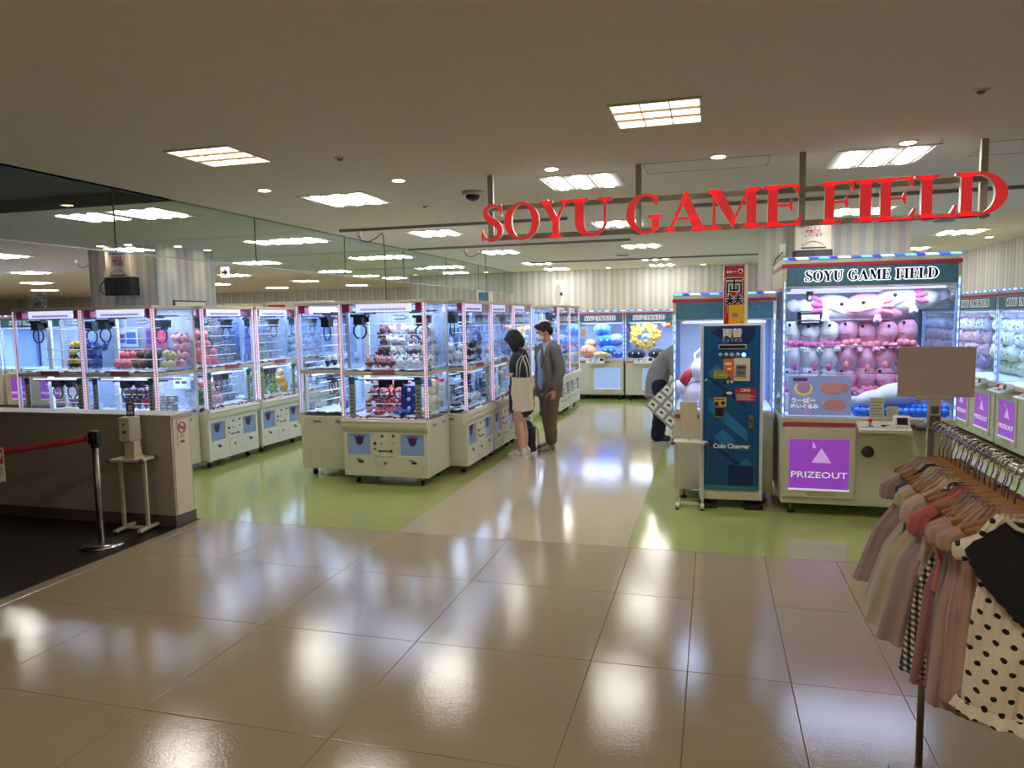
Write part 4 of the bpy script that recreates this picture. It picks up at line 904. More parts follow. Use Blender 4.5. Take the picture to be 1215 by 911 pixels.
# right-hand row of double machines facing the aisle
E0 = make_big(thing('crane_game', 'x', 'arcade machine', (3.4, 9.42, 0), -PI/2), 1.62, .95, 2.02, [-.4,.4], .48, purple_e, [-.4,.4], lampw=22, claw_kind=False)
E0['label'] = 'crane game with two purple doors against the right wall, nearest in view'; E0['group'] = 'large crane games along the right wall'
for y, l in ((11.06, 'crane game with two purple doors against the right wall, just right of the axolotl machine'), (12.7, 'crane game against the right wall seen through the axolotl machine'), (14.34, 'crane game in the far right corner, seen through glass'), (7.78, 'crane game against the right wall, mostly outside the frame')):
    copy_tree(E0, (3.4, y, 0), label=l)
for y0_, cs in ((11.06, ((WH,GY),((190,206,160),WH),((170,190,150),WH))), (9.42, ((WH,GY),((206,120,140),WH),(CRM,WH))), (12.7, ((WH,PK),(LPK,PU),(PU,WH))), (14.34, ((WH,PK),(LPK,PU),(PU,WH)))):
    for ly in range(5):
        for k in range(8):
            c = cs[min(2, (4-ly)//2)]
            put('round', c[0], c[1], (3.85+R.uniform(0,.1), y0_-.66+.18*k, .89+.19*ly), -PI/2+R.uniform(-.3,.3), 1.9, 'round plush, %s row, %s, right wall machine %s' % (('bottom','second','third','fourth','top')[ly], NTH[k]+' along', {11.06:'beside the axolotl machine',9.42:'nearest in view',12.7:'seen through the axolotl machine',14.34:'in the far corner'}[y0_]), 'plushes in the right wall machines')
# far left rows
F0 = copy_tree(E0, (-12.2, 12.0, 0), 0, 'large crane game far left behind the leftmost machines, facing the viewer', 'large crane games at far left')
for x, l in ((-13.9,'second'), (-15.6,'third'), (-17.3,'fourth'), (-10.5,'rightmost')): copy_tree(E0, (x, 12.0, 0), 0, l+' large crane game in the distant left row, facing the viewer', 'large crane games at far left')

# ------------------------------------------------------------ coin changer
t = thing('coin_changer', 'blue coin changer machine with Japanese lettering and white side panels', 'coin changer', (.17, 6.76, 0), .04)
cbm = mat('changer_blue', (18, 78, 128), .3); cl = mat('changer_light_blue', (44, 116, 168), .3); cd = mat('changer_dark_blue', (16, 44, 92), .3); cc = mat('changer_cream', (214, 204, 180), .4)
w = .262
bd = MB().box((-w-.008,0,.08),(w+.008,.20,1.68)).build('body', mat('changer_white', (222,222,222), .4), t, bevel=.005)
fp = MB().box((-w+.015,-.012,.17),(w-.02,0,1.665)).build('front_panel', cbm, t, bevel=.002)
y = -.0125
def pp(poly, m, n='pattern'): MB().prism(poly, y-.0008, y).build(n, m, fp)
x0, x1 = -w+.06, w-.07
pp([(x0+.1,1.66),(x1,1.66),(x1,1.56),(x1-.1,1.45),(x0+.02,1.6)], cd); pp([(x0,1.26),(x0+.07,1.32),(x0+.13,1.26),(x0+.0,1.14)], cl); pp([(x0,1.22),(x0+.0,1.19),(x0+.32,.93),(x0+.32,.97)], cd)
pp([(x0,1.02),(x0+.12,.92),(x0+.34,.72),(x0+.34,.62),(x0+.0,.9)], cl); pp([(x0+.05,.66),(x0+.13,.73),(x0+.23,.63),(x0+.15,.56)], cl); pp([(x0,.6),(x0+.28,.38),(x0+.28,.42),(x0,.64)], cd); pp([(x0+.18,.4),(x1,.4),(x1,.21),(x0+.18,.21)], cd); pp([(x0+.25,.4),(x0+.34,.47),(x1,.4)], cl)
pp([(-w+.015,.17),(w-.02,.17),(w-.02,.215),(-w+.015,.215)], mat('changer_teal', (44,120,140), .3))
for x in (x0, x1+.015): pp([(x-.002,.2),(x+.001,.2),(x+.001,1.66),(x-.002,1.66)], cl, 'edge_line')
lt = mat('lettering_cream', (216,212,196), .5); lw_ = mat('lettering_white', (236,236,232), .5)
text('両替', .085, lt, t, (-.0,-.016,1.595), bold=.003); text('りょうがえ', .036, lt, t, (-.0,-.016,1.535)); text('Coin Changer', .056, lw_, t, (-.0,-.016,.575), sx=1.0, bold=.0022)
s = MB().box((-.12,-.024,1.455),(.125,-.012,1.5)).build('display_frame', mat('frame_grey', (150,150,152), .4), fp, bevel=.004); MB().box((-.107,-.0255,1.465),(.112,-.024,1.49)).build('display', blackp, s)
for i in range(5):
    b = MB().tube([(-.1+.05*i,-.022,1.405),(-.1+.05*i,-.012,1.405)], .019, 18).build('button', mat('button_grey', (140,146,146), .3) if i < 4 else glow('button_lit', (170,220,255), 1.6), fp)
pp([(-.075,1.37),(.02,1.37),(.02,1.17),(-.075,1.26)], mat('orange_label', (206,104,60), .5), 'orange_label')
MB().box((-.06,y-.002,1.315),(-.005,y-.0008,1.335)).box((-.04,y-.002,1.27),(-.005,y-.0008,1.285)).build('label_print', lw_, fp)
s = MB().box((.02,-.02,1.17),(.155,-.012,1.375)).build('bill_recess', cc, fp); MB().box((.032,-.034,1.21),(.12,-.02,1.32)).build('bill_slot_unit', midg, s, bevel=.004); MB().box((.045,-.036,1.285),(.11,-.034,1.298)).box((.045,-.036,1.24),(.11,-.034,1.25)).build('slot', blackp, s)
pp([(-.155,1.265),(-.035,1.265),(-.035,1.195),(-.155,1.195)], mat('yellow_label', (190,180,50), .5), 'yellow_label')
m = MB()
for k in range(3): m.box((-.145,y-.002,1.208+.018*k),(-.045-.01*k,y-.0008,1.213+.018*k))
m.build('label_print', mat('olive_ink', (110,104,30), .5), fp)
pp([(-.09,1.145),(-.06,1.175),(.0,1.175),(.02,1.16),(.02,1.145)], blackp, 'arrow_label'); pp([(-.09,1.035),(-.05,1.075),(.0,1.085),(.02,1.06),(.0,1.035)], blackp, 'arrow_label')
MB().box((-.045,y-.003,1.15),(-.025,y-.0008,1.172)).tube([(.0,y-.003,1.16),(.0,y-.0008,1.16)],.015,12).ball((-.02,y-.001,1.06),(.028,.002,.014),10,6).build('pictogram', cc, fp)
rl = mat('red_notice', (168,30,44), .5); pp([(.03,1.11),(.205,1.11),(.205,.985),(.03,.985)], rl, 'red_notice'); text('ご注意', .03, lw_, fp, (.117,-.0145,1.083), bold=.0015)
for xx in (.05, .187): pp([(xx-.012,1.072),(xx+.012,1.072),(xx,1.095)], mat('orange_label', (206,104,60)), 'warning_triangle')
m = MB()
for k in range(4): m.box((.04,y-.002,1.0+.015*k),(.195-.03*(k%2),y-.0008,1.004+.015*k))
m.build('label_print', lw_, fp)
pp([(-.155,1.02),(-.045,1.02),(-.045,.94),(-.155,.94)], mat('yellow_notice', (214,184,80), .5), 'yellow_notice')
MB().tube([(-.13,y-.003,.965),(-.13,y-.0008,.965)],.018,12).tube([(-.075,y-.003,.97),(-.075,y-.0008,.97)],.018,12).box((-.15,y-.003,1.0),(-.06,y-.0008,1.008)).build('label_print', blackp, fp)
s = MB().box((-.15,-.026,.835),(-.06,-.012,.94)).build('coin_return', chrome, fp, bevel=.01); MB().box((-.14,-.028,.85),(-.07,-.026,.925)).build('return_flap', blackp, s)
s = MB().box((.145,-.024,.74),(.19,-.012,.86)).build('door_handle', steel, fp, bevel=.012); MB().tube([(.168,-.028,.81),(.168,-.024,.81)],.012,12).build('key_hole', darkg, s)
MB().tube([(-w+.038,-.024,1.175),(-w+.038,-.012,1.175)], .014, 12).build('lock', chrome, fp)
MB().box((-w-.012,-.006,.08),(w+.012,.20,.165)).build('plinth', cc, t, bevel=.003)
for x in (-.2, .2): MB().box((x-.08,-.04,.0),(x+.08,.12,.045)).cyl((x,.04),.02,.04,.085,8).build('foot_plate', blackp, t)
# sign box on the changer
t = thing('exchange_sign', 'red upright sign box with black Japanese lettering standing on the coin changer', 'sign', (.19, 6.86, 1.68), .06)
MB().box((-.095,-.04,0),(.11,.04,.52)).build('box', mat('sign_cream', (226,216,190), .5), t)
fr = MB().box((-.095,-.044,.0),(.08,-.04,.52)).build('front', mat('sign_deep_red', (166,34,44), .45), t)
ty = -.046
for ch, zz in (('両',.33),('替',.17)):
    for dx, dz in ((-.003,0),(.003,0),(0,.003),(0,-.003)): text(ch, .165, lw_, fr, (-.008+dx*1.6,ty,zz+dz*1.6), bold=.003, ext=.0004)
    text(ch, .165, blackp, fr, (-.008,ty-.002,zz), bold=.0015, ext=.0008)
MB().tube([(.045,ty,.47),(.045,ty+.003,.47)],.022,18).tube([(-.065,ty,.465),(-.065,ty+.003,.465)],.011,12).tube([(-.04,ty,.465),(-.04,ty+.003,.465)],.011,12).box((-.02,ty,.463),(.012,ty+.003,.468)).build('symbol', lw_, fr)
MB().tube([(.045,ty-.002,.47),(.045,ty,.47)],.014,14).build('symbol_centre', blackp, fr)
yb = MB().box((-.055,-.07,.0),(.075,-.047,.17)).build('yellow_card_box', mat('card_yellow', (214,160,20), .45), t); MB().box((-.022,-.072,.06),(.025,-.07,.1)).build('card_window', mat('card_grey', (110,120,120), .4), yb); MB().box((.05,-.072,.012),(.065,-.07,.022)).build('card_mark', darkg, yb)

# ------------------------------------------------------------ stands with dispensers
stand_m = mat('stand_cream', (206, 198, 176), .45)
def stand(name, label, loc, rz, tall=.66, rear_board=False):
    t = thing(name, label, 'stand', loc, rz)
    for x in (-.11, .11):
        MB().box((x-.012,-.012,.04),(x+.012,.012,tall)).build('leg', stand_m, t)
        f = MB().box((x-.018,-.13,.02),(x+.018,.13,.045)).build('foot', stand_m, t, bevel=.004)
        for yy in (-.11, .11): MB().cyl((x,yy),.014,0,.02,8).build('foot_pad', rubber, f)
    MB().box((-.11,-.012,.022),(.11,.012,.043)).build('crossbar', stand_m, t)
    tp = MB().box((-.15,-.1,tall),(.15,.1,tall+.02)).build('shelf', stand_m, t, bevel=.003)
    for x in (-.15, .15):
        for yy in (-.1, .1): MB().ball((x,yy,tall+.01),(.022,.022,.02),8,6).build('corner_guard', mat('guard_grey', (80,78,96), .6), tp)
    return t
st = stand('dispenser_stand', 'slim cream metal stand carrying the hand sanitiser, on black floor', (-4.77, 4.98, 0), .15, .62)
t = thing('sanitiser_dispenser', 'cream automatic hand sanitiser dispenser on the slim stand by the low wall', 'dispenser', (-4.75, 4.98, .64), .15)
MB().prism([(-.06,0),(.08,0),(.08,.01),(.05,.015),(.03,.16),(-.05,.16),(-.055,.02)], -.045, .045, 'x').build('base', stand_m, t)
hd = MB().box((-.055,-.095,.15),(.055,.04,.36)).build('head', mat('dispenser_grey', (176,168,152), .5), t, bevel=.012)
MB().box((-.05,-.103,.16),(.05,-.093,.355)).build('front_cover', mat('dispenser_cream', (214,204,184), .4), t, bevel=.006)
MB().tube([(0,-.108,.30),(0,-.102,.30)],.012,12).box((-.02,-.1045,.22),(.02,-.103,.25)).box((-.008,-.1045,.18),(.008,-.103,.19)).build('sensor_mark', mat('mark_brown', (110,90,80), .6), hd)
t2 = MB().box((-.035,-.01,.36),(.035,-.002,.47)).build('top_card', mat('card_blue', (50,80,150), .5), t); MB().box((-.025,-.012,.375),(.025,-.01,.40)).box((-.015,-.012,.41),(.02,-.01,.455)).build('card_print', white, t2)
s2 = stand('notice_stand', 'slim cream stand with a small notice plate left of the coin changer', (-.19, 6.73, 0), 0, .60)
MB().box((-.09,-.02,.72),(.06,-.012,.98)).build('notice_plate', mat('plate_beige', (196,186,160), .5), s2, bevel=.004); MB().box((-.02,-.012,.62),(.0,.0,.74)).box((.08,-.012,.62),(.09,.0,.86)).build('plate_holder', stand_m, s2)
# stanchion and belt
t = thing('belt_stanchion', 'steel belt stanchion with a round base on the black floor', 'stanchion', (-4.74, 4.58, 0))
MB().tube([(0,0,.0),(0,0,.012),(0,0,.03),(0,0,.045)], [.17,.17,.12,.03], 40).build('base', chrome, t)
MB().cyl((0,0),.0265,.04,.80,24).build('post', steel, t); hd = MB().cyl((0,0),.030,.80,.93,24).build('head', blackp, t)
MB().box((-.045,-.02,.83),(.045,.02,.925)).build('belt_clip', blackp, hd); MB().cyl((0,0),.03,.93,.935,20).build('cap', steel, hd)
a, b = Vector((-4.79, 4.56, .875)), Vector((-5.75, 3.7, .80))
t = MB()
def bf(u, v): p = a.lerp(b, u); return (p.x, p.y, p.z-.025+.05*v-.02*math.sin(u*PI))
t.grid(bf, 12, 1); belt = t.build('retractable_belt', mat('belt_red', (150, 24, 44), .7), fix=False); sm = belt.modifiers.new('s', 'SOLIDIFY'); sm.thickness = .0018
tag(belt, 'dark red retractable belt stretched from the stanchion towards the left edge', 'belt')
dv = (b-a).normalized(); rz = math.atan2(dv.y, dv.x)+PI
p = a.lerp(b, .47)
t = thing('belt_notice', 'white and red paper notice hanging from the red belt at the left edge', 'sign', (p.x, p.y-.012, .855), rz)
MB().box((-.15,-.006,-.26),(.06,.0,.0)).build('sheet', mat('paper', (214,204,196), .6), t)
MB().box((-.14,-.008,-.12),(.052,-.006,-.008)).build('red_field', mat('notice_crimson', (170,22,54), .6), t)
text('注意', .07, mat('paper_white', (226,220,214), .6), t, (-.02,-.0095,-.07), bold=.002); text('立入禁止', .03, darkg, t, (-.01,-.008,-.16)); text('ご遠慮下さい', .018, darkg, t, (-.0,-.008,-.2))
# no smoking notice on the end of the low wall (faces +x)
t = thing('no_smoking_notice', 'small no smoking notice on the end of the low wall', 'sign', (-4.497, 5.27, .70), PI/2)
MB().box((-.055,-.003,0),(.06,0,.23)).build('sheet', mat('notice_sheet', (216,206,190), .6), t)
m = MB(); m.tube([(.045*math.cos(k*PI/12), -.005, .165+.045*math.sin(k*PI/12)) for k in range(25)], .0045, 6); m.tube([(-.03,-.005,.195),(.03,-.005,.135)], .0045, 6); m.box((-.025,-.005,.03),(.025,-.003,.05)); m.build('red_ring', mat('ring_red', (170,40,54), .5), t)
MB().box((-.03,-.0045,.158),(.03,-.003,.17)).box((-.03,-.0045,.08),(.03,-.003,.085)).box((-.02,-.0045,.095),(.02,-.003,.1)).build('cigarette_print', darkg, t)

# ------------------------------------------------------------ boxes with poster on the columns
def column_unit(loc, rz, label):
    t = thing('wall_speaker_unit', label, 'speaker', loc, rz)
    MB().box((-.2,-.14,.14),(.2,0,.56)).build('case', mat('case_white', (222,214,200), .5), t, bevel=.008)
    sp = MB().box((-.21,-.17,-.1),(.21,0,.14)).build('speaker', mat('speaker_dark', (44,48,54), .7), t, bevel=.008)
    for k in range(2): MB().box((-.19+.2*k,-.174,-.08),(-.01+.2*k,-.17,.12)).build('grille', darkg, sp)
    p = MB().box((-.13,-.144,.16),(.14,-.14,.53)).build('poster_sheet', mat('poster_cream', (206,206,206), .5), t)
    MB().box((-.13,-.146,.44),(.14,-.144,.53)).build('poster_top', mat('poster_blue', (70,120,160), .5, var=.3, scale=60), p)
    text('ウイルス', .042, mat('poster_red_ink', (180,50,70), .5), p, (0,-.146,.40), bold=.001); text('対策実施', .042, mat('poster_red_ink', (180,50,70), .5), p, (0,-.146,.355), bold=.001); text('しています', .04, mat('poster_blue_ink', (50,70,140), .5), p, (0,-.146,.31), bold=.001)
    m = MB()
    for k in range(9): m.ball((-.11+.027*k,-.145,.20+.04*math.sin(k*PI/8)),(.012,.002,.012),8,5)
    m.build('poster_border', mat('poster_tan', (190,130,70), .5), p); MB().box((-.13,-.146,.16),(.14,-.144,.175)).build('poster_foot', darkg, p)
    o = MB().box((-.36,-.015,.1),(-.29,0,.24)).build('outlet', white, t); MB().tube([(-.32,-.02,.14),(-.40,-.03,.06),(-.42,-.03,-.02),(-.36,-.03,-.08),(-.22,-.03,-.08)], .007, 6).build('cord', blackp, t)
column_unit((-7.70, 8.148, 2.27), 0, 'white wall unit with poster over a dark speaker on the left striped column')
column_unit((1.13, 9.348, 2.36), 0, 'white wall unit with poster over a dark speaker on the right striped column')
t = thing('wall_panel_frame', 'white panel in a dark frame low on the side of the left striped column', 'panel', (-7.198, 8.72, 1.75), PI/2)
MB().box((-.3,-.02,.1),(.36,0,.35)).build('frame', mat('frame_brown', (80,66,62), .5), t); MB().box((-.28,-.024,.08),(.34,-.02,.33)).build('panel', frame_m, t)
# fans
def fan(loc, rz, label):
    t = thing('wall_fan', label, 'fan', loc, rz); m = MB()
    for r_ in (.22,.17,.12,.06): m.tube([(r_*math.cos(k*PI/12), -.04*(1-(r_/.22)**2), r_*math.sin(k*PI/12)) for k in range(25)], .004, 4)
    for k in range(16): m.tube([(.22*math.cos(k*PI/8),0,.22*math.sin(k*PI/8)),(.03*math.cos(k*PI/8),-.04,.03*math.sin(k*PI/8))], .003, 4)
    m.build('guard', midg, t); h = MB().tube([(0,-.05,0),(0,.14,0)], [.05,.07], 14).build('motor', darkg, t)
    for k in range(4):
        a = k*PI/2+.3; MB().ball((.11*math.cos(a),.02,.11*math.sin(a)),(.08,.008,.045),8,6,0,(0,-a,0)).build('blade', mat('blade_grey', (100,104,110), .3), h)
    MB().tube([(0,.1,-.05),(0,.14,-.5)], .015, 8).build('bracket', midg, t)
fan((-11.6, 10.2, 2.18), 0, 'grey wire wall fan above the leftmost crane games'); fan((-9.3, 11.6, 2.18), .6, 'grey fan turned sideways right of the left striped column')
# store room cabinets beyond the left row
t = thing('stock_cabinet', 'beige tall cabinet wall beyond the left row of machines', 'cabinet', (-10.6, 14.0, 0)); MB().box((-1.0,0,0),(1.0,.5,2.2)).build('body', beige, t); MB().box((-.02,-.004,.1),(.0,0,2.2)).build('seam', midg, t)
t = thing('stock_cabinet', 'beige cabinet carrying a white banner with red bands', 'cabinet', (-8.75, 14.0, 0)); MB().box((-.8,0,0),(.95,.5,2.2)).build('body', beige, t)
bn = MB().box((-.75,-.02,1.85),(.9,-.004,2.22)).build('banner', mat('banner_white', (224,214,210), .5), t); MB().box((-.72,-.024,2.08),(-.28,-.02,2.15)).box((.4,-.024,2.08),(.86,-.02,2.15)).build('banner_band', red, bn)
text('TABLE', .15, mat('banner_ink', (190,70,90), .5), bn, (.06,-.026,2.0), bold=.003)
t = thing('small_poster_box', 'white box with a blue poster on top of the machines before the striped wall', 'box', (-4.95, 15.6, 1.9)); MB().box((-.16,-.1,0),(.16,.1,.5)).build('body', white, t); MB().box((-.12,-.103,.2),(.12,-.1,.46)).build('poster', mat('poster_blue', (70,120,160)), t)
t = thing('white_wall_poster', 'white drawing of a bottle shape pinned on the striped back wall', 'poster', (-3.4, 16.28, 2.0)); MB().box((-.14,0,0),(.14,.01,.62)).build('sheet', mat('poster_cream', (226,222,214)), t)
MB().prism([(-.05,.08),(.03,.06),(.08,.3),(.03,.5),(-.03,.52),(-.09,.28)], -.004, 0).build('drawing', mat('drawing_grey', (176,170,168), .6), t); MB().tube([(.07,-.004,.3),(.07,0,.3)],.04,14).build('dark_dot', midg, t)

# ------------------------------------------------------------ people
def fused(m, name, mt, parent, voxel=.008, wrinkle=0, wsize=.09, smooth=3):
    o = m.build(name, mt, parent, fix=False)
    r = o.modifiers.new('fuse', 'REMESH'); r.mode = 'VOXEL'; r.voxel_size = voxel; r.use_smooth_shade = True
    if smooth: s = o.modifiers.new('smooth', 'SMOOTH'); s.factor = .6; s.iterations = smooth
    if wrinkle:
        tx = bpy.data.textures.new('folds', 'CLOUDS'); tx.noise_scale = wsize; d = o.modifiers.new('folds', 'DISPLACE'); d.texture = tx; d.strength = wrinkle; d.mid_level = .5
    return o
def limb(m, pts, rs):
    pts = [Vector(p) for p in pts]
    for i in range(len(pts)-1):
        k = 4; m.tube([pts[i].lerp(pts[i+1], j/k) for j in range(k+1)], [rs[i]+(rs[i+1]-rs[i])*j/k for j in range(k+1)], 12)
    for p, r in zip(pts, rs): m.ball(p, r, 12, 8)
def hand(m, w, d, nrm, side, curl=.5, s=1.0):
    """palm and five fingers from the wrist w along d; nrm = palm side, side = towards the thumb"""
    d = Vector(d).normalized(); n = Vector(nrm).normalized(); t = Vector(side).normalized(); w = Vector(w)
    for a, b in ((.02,.024),(.05,.028),(.075,.026)):
        for q in (-.024, -.008, .008, .024): m.ball(w+d*a*s+t*q*s, .0145*s, 8, 6)
    for k, (off, ln) in enumerate(((.029,.062),(.010,.072),(-.009,.066),(-.027,.052))):
        p = w+d*.082*s+t*off*s; pts = [p]; a = .12
        for seg in (.42,.33,.25): a += curl*1.1; p = p+(d*math.cos(a)+n*math.sin(a))*ln*seg*s; pts.append(p)
        limb(m, pts, [.0098*s,.0092*s,.0085*s,.0072*s])
    p = w+d*.02*s+t*.03*s; limb(m, [p, p+(d*.5+t*.75+n*.25)*.035*s, p+(d*.85+t*.7+n*.5)*.06*s, p+(d*1.1+t*.5+n*.7)*.075*s], [.014*s,.0115*s,.010*s,.008*s])
def head(m, c, tilt, turn=0, s=1.0):
    rt = Euler((tilt, 0, turn)).to_matrix(); H_ = lambda x, y, z: Vector(c)+rt @ Vector((x*s, y*s, z*s))
    m.ball(H_(0,.01,.02), (.074*s,.093*s,.092*s), 18, 12, 0, (tilt,0,turn)); m.ball(H_(0,-.025,-.045), (.054*s,.062*s,.062*s), 14, 10, 0, (tilt,0,turn)); m.ball(H_(0,-.055,-.09), (.026*s,.024*s,.02*s), 10, 7)
    m.ball(H_(0,-.096,-.015), (.011*s,.016*s,.022*s), 8, 6, 0, (tilt,0,turn)); m.ball(H_(0,-.102,-.03), (.016*s,.014*s,.010*s), 8, 6)
    m.ball(H_(0,-.084,-.060), (.022*s,.012*s,.007*s), 8, 6); m.ball(H_(0,-.08,.02), (.05*s,.016*s,.01*s), 10, 6, 0, (tilt,0,turn))
    for sd in (-1, 1): m.ball(H_(sd*.077,.012,-.01), (.012*s,.02*s,.031*s), 8, 6, 0, (tilt,0,turn)); m.ball(H_(sd*.04,-.062,-.03), (.024*s,.026*s,.03*s), 8, 6)
    return H_
skin = mat('skin', (206, 158, 130), .5, var=.05); skin2 = mat('skin_tan', (190, 140, 112), .5, var=.05)
def eyes(H_, t):
    m = MB(); e = MB()
    for s in (-1, 1): m.ball(H_(s*.03,-.079,.003), (.012,.007,.006), 8, 6); e.tube([H_(s*.047,-.076,.025), H_(s*.03,-.09,.03), H_(s*.014,-.092,.026)], .004, 5)
    m.build('eye', dk, t, fix=False); e.build('eyebrow', mat('brow', (30,22,20), .9), t, fix=False)
hairm = mat('black_hair', (15, 12, 13), .75, bump=.3, bscale=160); blackc = mat('black_cloth', (34, 36, 46), .85, bump=.1)
def shoe(t, x, y, m1, m2, s=1.0, name='shoe'):
    sh = MB(); sh.ball((x,y+.04,.07*s),(.042,.055,.05*s),12,8); sh.ball((x,y-.04,.055*s),(.044,.075,.035*s),12,8); sh.ball((x,y-.11,.045*s),(.042,.05,.028*s),12,8); sh.ball((x,y+.03,.1*s),(.04,.045,.03),10,7)
    o = fused(sh, name, m1, t, .008, smooth=2)
    P_ = [(x+.047*math.cos(a), y-.03+.135*math.sin(a)) for a in [k*PI/10 for k in range(20)]]
    MB().prism(P_, 0, .032*s, 'z').build('sole', m2, o, bevel=.006)
    l = MB()
    for k in range(4): l.tube([(x-.025,y-.02-.022*k,.092*s-.006*k),(x,y-.024-.022*k,.102*s-.008*k),(x+.025,y-.02-.022*k,.092*s-.006*k)], .004, 5)
    l.build('laces', mat('lace', (220,216,204), .8), o)
# woman in black
P1 = thing('person', 'person with a black bob, black jacket and bare legs, pressing a crane game button', 'person', (-2.32, 8.72, 0), -PI/2+.0); P1.scale = (1.03, 1.03, 1.035)
m = MB()
limb(m, [(0,0,.84),(0,0,.98),(0,-.01,1.14),(0,.0,1.24)], [.12,.10,.115,.09]); limb(m, [(-.14,0,1.24),(.14,0,1.24)], [.045,.045]); limb(m, [(0,.005,1.26),(0,-.035,1.37)], [.048,.045])
for s in (-1, 1): limb(m, [(s*.08,0,.84),(s*.082,-.01,.62),(s*.08,-.012,.45),(s*.08,.015,.30),(s*.08,.02,.10)], [.088,.075,.052,.053,.036]); limb(m, [(s*.08,.03,.06),(s*.08,-.07,.045)], [.035,.03])
limb(m, [(.15,0,1.23),(.205,.10,1.0),(.13,-.08,1.03)], [.042,.036,.026]); hand(m, (.13,-.09,1.03), (-.45,-.8,.1), (0,.1,1), (-.8,.5,0), .35, .92)
limb(m, [(-.15,0,1.23),(-.21,-.04,.97),(-.13,-.19,.80)], [.042,.036,.026]); hand(m, (-.13,-.195,.795), (.1,-.75,-.5), (0,.4,-1), (1,0,.1), .4, .92)
H1 = head(m, (0,-.075,1.43), .5, 0, .98); fused(m, 'body', skin, P1, .0072, smooth=2); eyes(H1, P1)
m = MB()
for p, r in (((0,.02,.04),(.088,.104,.10)),((0,.06,-.02),(.083,.07,.10)),((.062,.0,-.03),(.036,.068,.10)),((-.062,.0,-.03),(.036,.068,.10)),((.066,-.02,-.09),(.026,.05,.05)),((-.066,-.02,-.09),(.026,.05,.05)),((0,-.062,.072),(.062,.035,.03)),((0,.06,-.07),(.062,.04,.045))): m.ball(H1(*p), r, 14, 10, 0, (.5,0,0))
fused(m, 'hair', hairm, P1, .009, .006, .02)
m = MB(); limb(m, [(0,.01,.66),(0,.01,.82),(0,.0,1.0),(0,-.01,1.15),(0,0,1.25)], [.165,.155,.13,.135,.10]); limb(m, [(-.15,0,1.235),(.15,0,1.235)], [.062,.062])
m.ball((0,.005,.63),(.17,.15,.04),14,6); m.ball((0,.03,1.29),(.075,.06,.035),12,8)
limb(m, [(.155,0,1.23),(.215,.105,1.0),(.165,-.02,1.01)], [.066,.062,.048]); limb(m, [(-.155,0,1.23),(-.215,-.04,.98),(-.15,-.15,.85)], [.066,.058,.044])
jk = fused(m, 'jacket', blackc, P1, .01, .014, .08)
m = MB()
for k in range(7): m.box((.279-.004*abs(k-3)*0,.02+.003*k,1.17-.022*k),(.281,.035+.003*k,1.178-.022*k))
m.build('sleeve_print', mat('print_grey', (150,150,150), .7), jk)
for s in (-1, 1): shoe(P1, s*.08, -.0, mat('sneaker_cream', (206,198,184), .6), mat('sole_cream', (216,208,190), .6), 1.15, 'sneaker')
t = thing('phone', 'pale phone held flat by the person in black', 'phone', (-2.32-.20, 8.72-.08, 1.095), .2); MB().box((-.075,-.036,0),(.075,.036,.009)).build('case', mat('phone_pale', (214,206,190), .4), t, bevel=.003)
t = thing('tote_bag', 'cream canvas tote bag hanging from the shoulder of the person in black', 'bag', (-2.22, 8.43, .63))
m = MB()
def tf(u, v):
    a = 2*PI*u; x = .135*(1+.04*v)*(abs(math.cos(a))**.5)*(1 if math.cos(a) > 0 else -1); yy = (.052-.03*v)*math.sin(a)+.006*math.sin(9*x*10+v*5)
    return (x+.008*math.sin(v*9), yy, .03*(1-v)*abs(x)/.145+.42*v)
m.grid(tf, 40, 12); m.add([tf(k/40, 0) for k in range(40)], [tuple(range(40))], 0)
m.build('bag_body', mat('canvas', (206,190,158), .9, bump=.15, bscale=120), t, fix=False)
for yy, o_ in ((-.02,.0),(.02,.03)): MB().tube([(-.07+o_,yy,.41),(-.06+o_,yy-.01,.55),(-.04+o_,yy,.63),(.0+o_,yy+.03,.69),(.03+o_,yy+.0,.63),(.06+o_,yy,.55),(.07+o_,yy,.41)], .013, 8, flat=.35).build('strap', mat('canvas_strap', (212,198,168), .9), t)
# man in blazer
P2 = thing('person', 'person in a grey-brown blazer, brown trousers and white face mask, looking down', 'person', (-2.08, 9.28, 0), -PI/2+.72)
m = MB(); z_ = 1.0
limb(m, [(0,0,.92),(0,0,1.08),(0,-.01,1.24),(0,.0,1.36)], [.13,.12,.13,.10]); limb(m, [(-.16,0,1.37),(.16,0,1.37)], [.05,.05]); limb(m, [(0,.0,1.38),(0,-.03,1.50)], [.058,.055])
for s in (-1, 1): limb(m, [(s*.09,0,.92),(s*.12,-.01-s*.04,.5),(s*.14,.02-s*.07,.10)], [.09,.055,.04]); limb(m, [(s*.14,.03-s*.07,.06),(s*.14,-.08-s*.07,.045)], [.035,.03])
limb(m, [(.18,0,1.36),(.235,.04,1.08),(.225,-.05,.84)], [.05,.042,.03]); hand(m, (.225,-.055,.83), (0,-.12,-1), (-1,0,0), (0,-1,0), .35, 1.0)
limb(m, [(-.18,0,1.36),(-.23,.03,1.08),(-.21,-.08,.86)], [.05,.042,.03]); hand(m, (-.21,-.085,.85), (0,-.15,-1), (1,0,0), (0,-1,0), .35, 1.0)
H2 = head(m, (0,-.07,1.585), .35, -.35, 1.0); fused(m, 'body', skin2, P2, .0075, smooth=2); eyes(H2, P2)
m = MB()
for p, r in (((0,.025,.055),(.084,.098,.075)),((0,.07,.0),(.078,.05,.075)),((.068,.025,.02),(.018,.05,.05)),((-.068,.025,.02),(.018,.05,.05)),((0,-.05,.095),(.065,.045,.028)),((.03,-.064,.072),(.03,.02,.022)),((-.03,-.064,.072),(.03,.02,.022))): m.ball(H2(*p), r, 14, 10, 0, (.35,0,0))
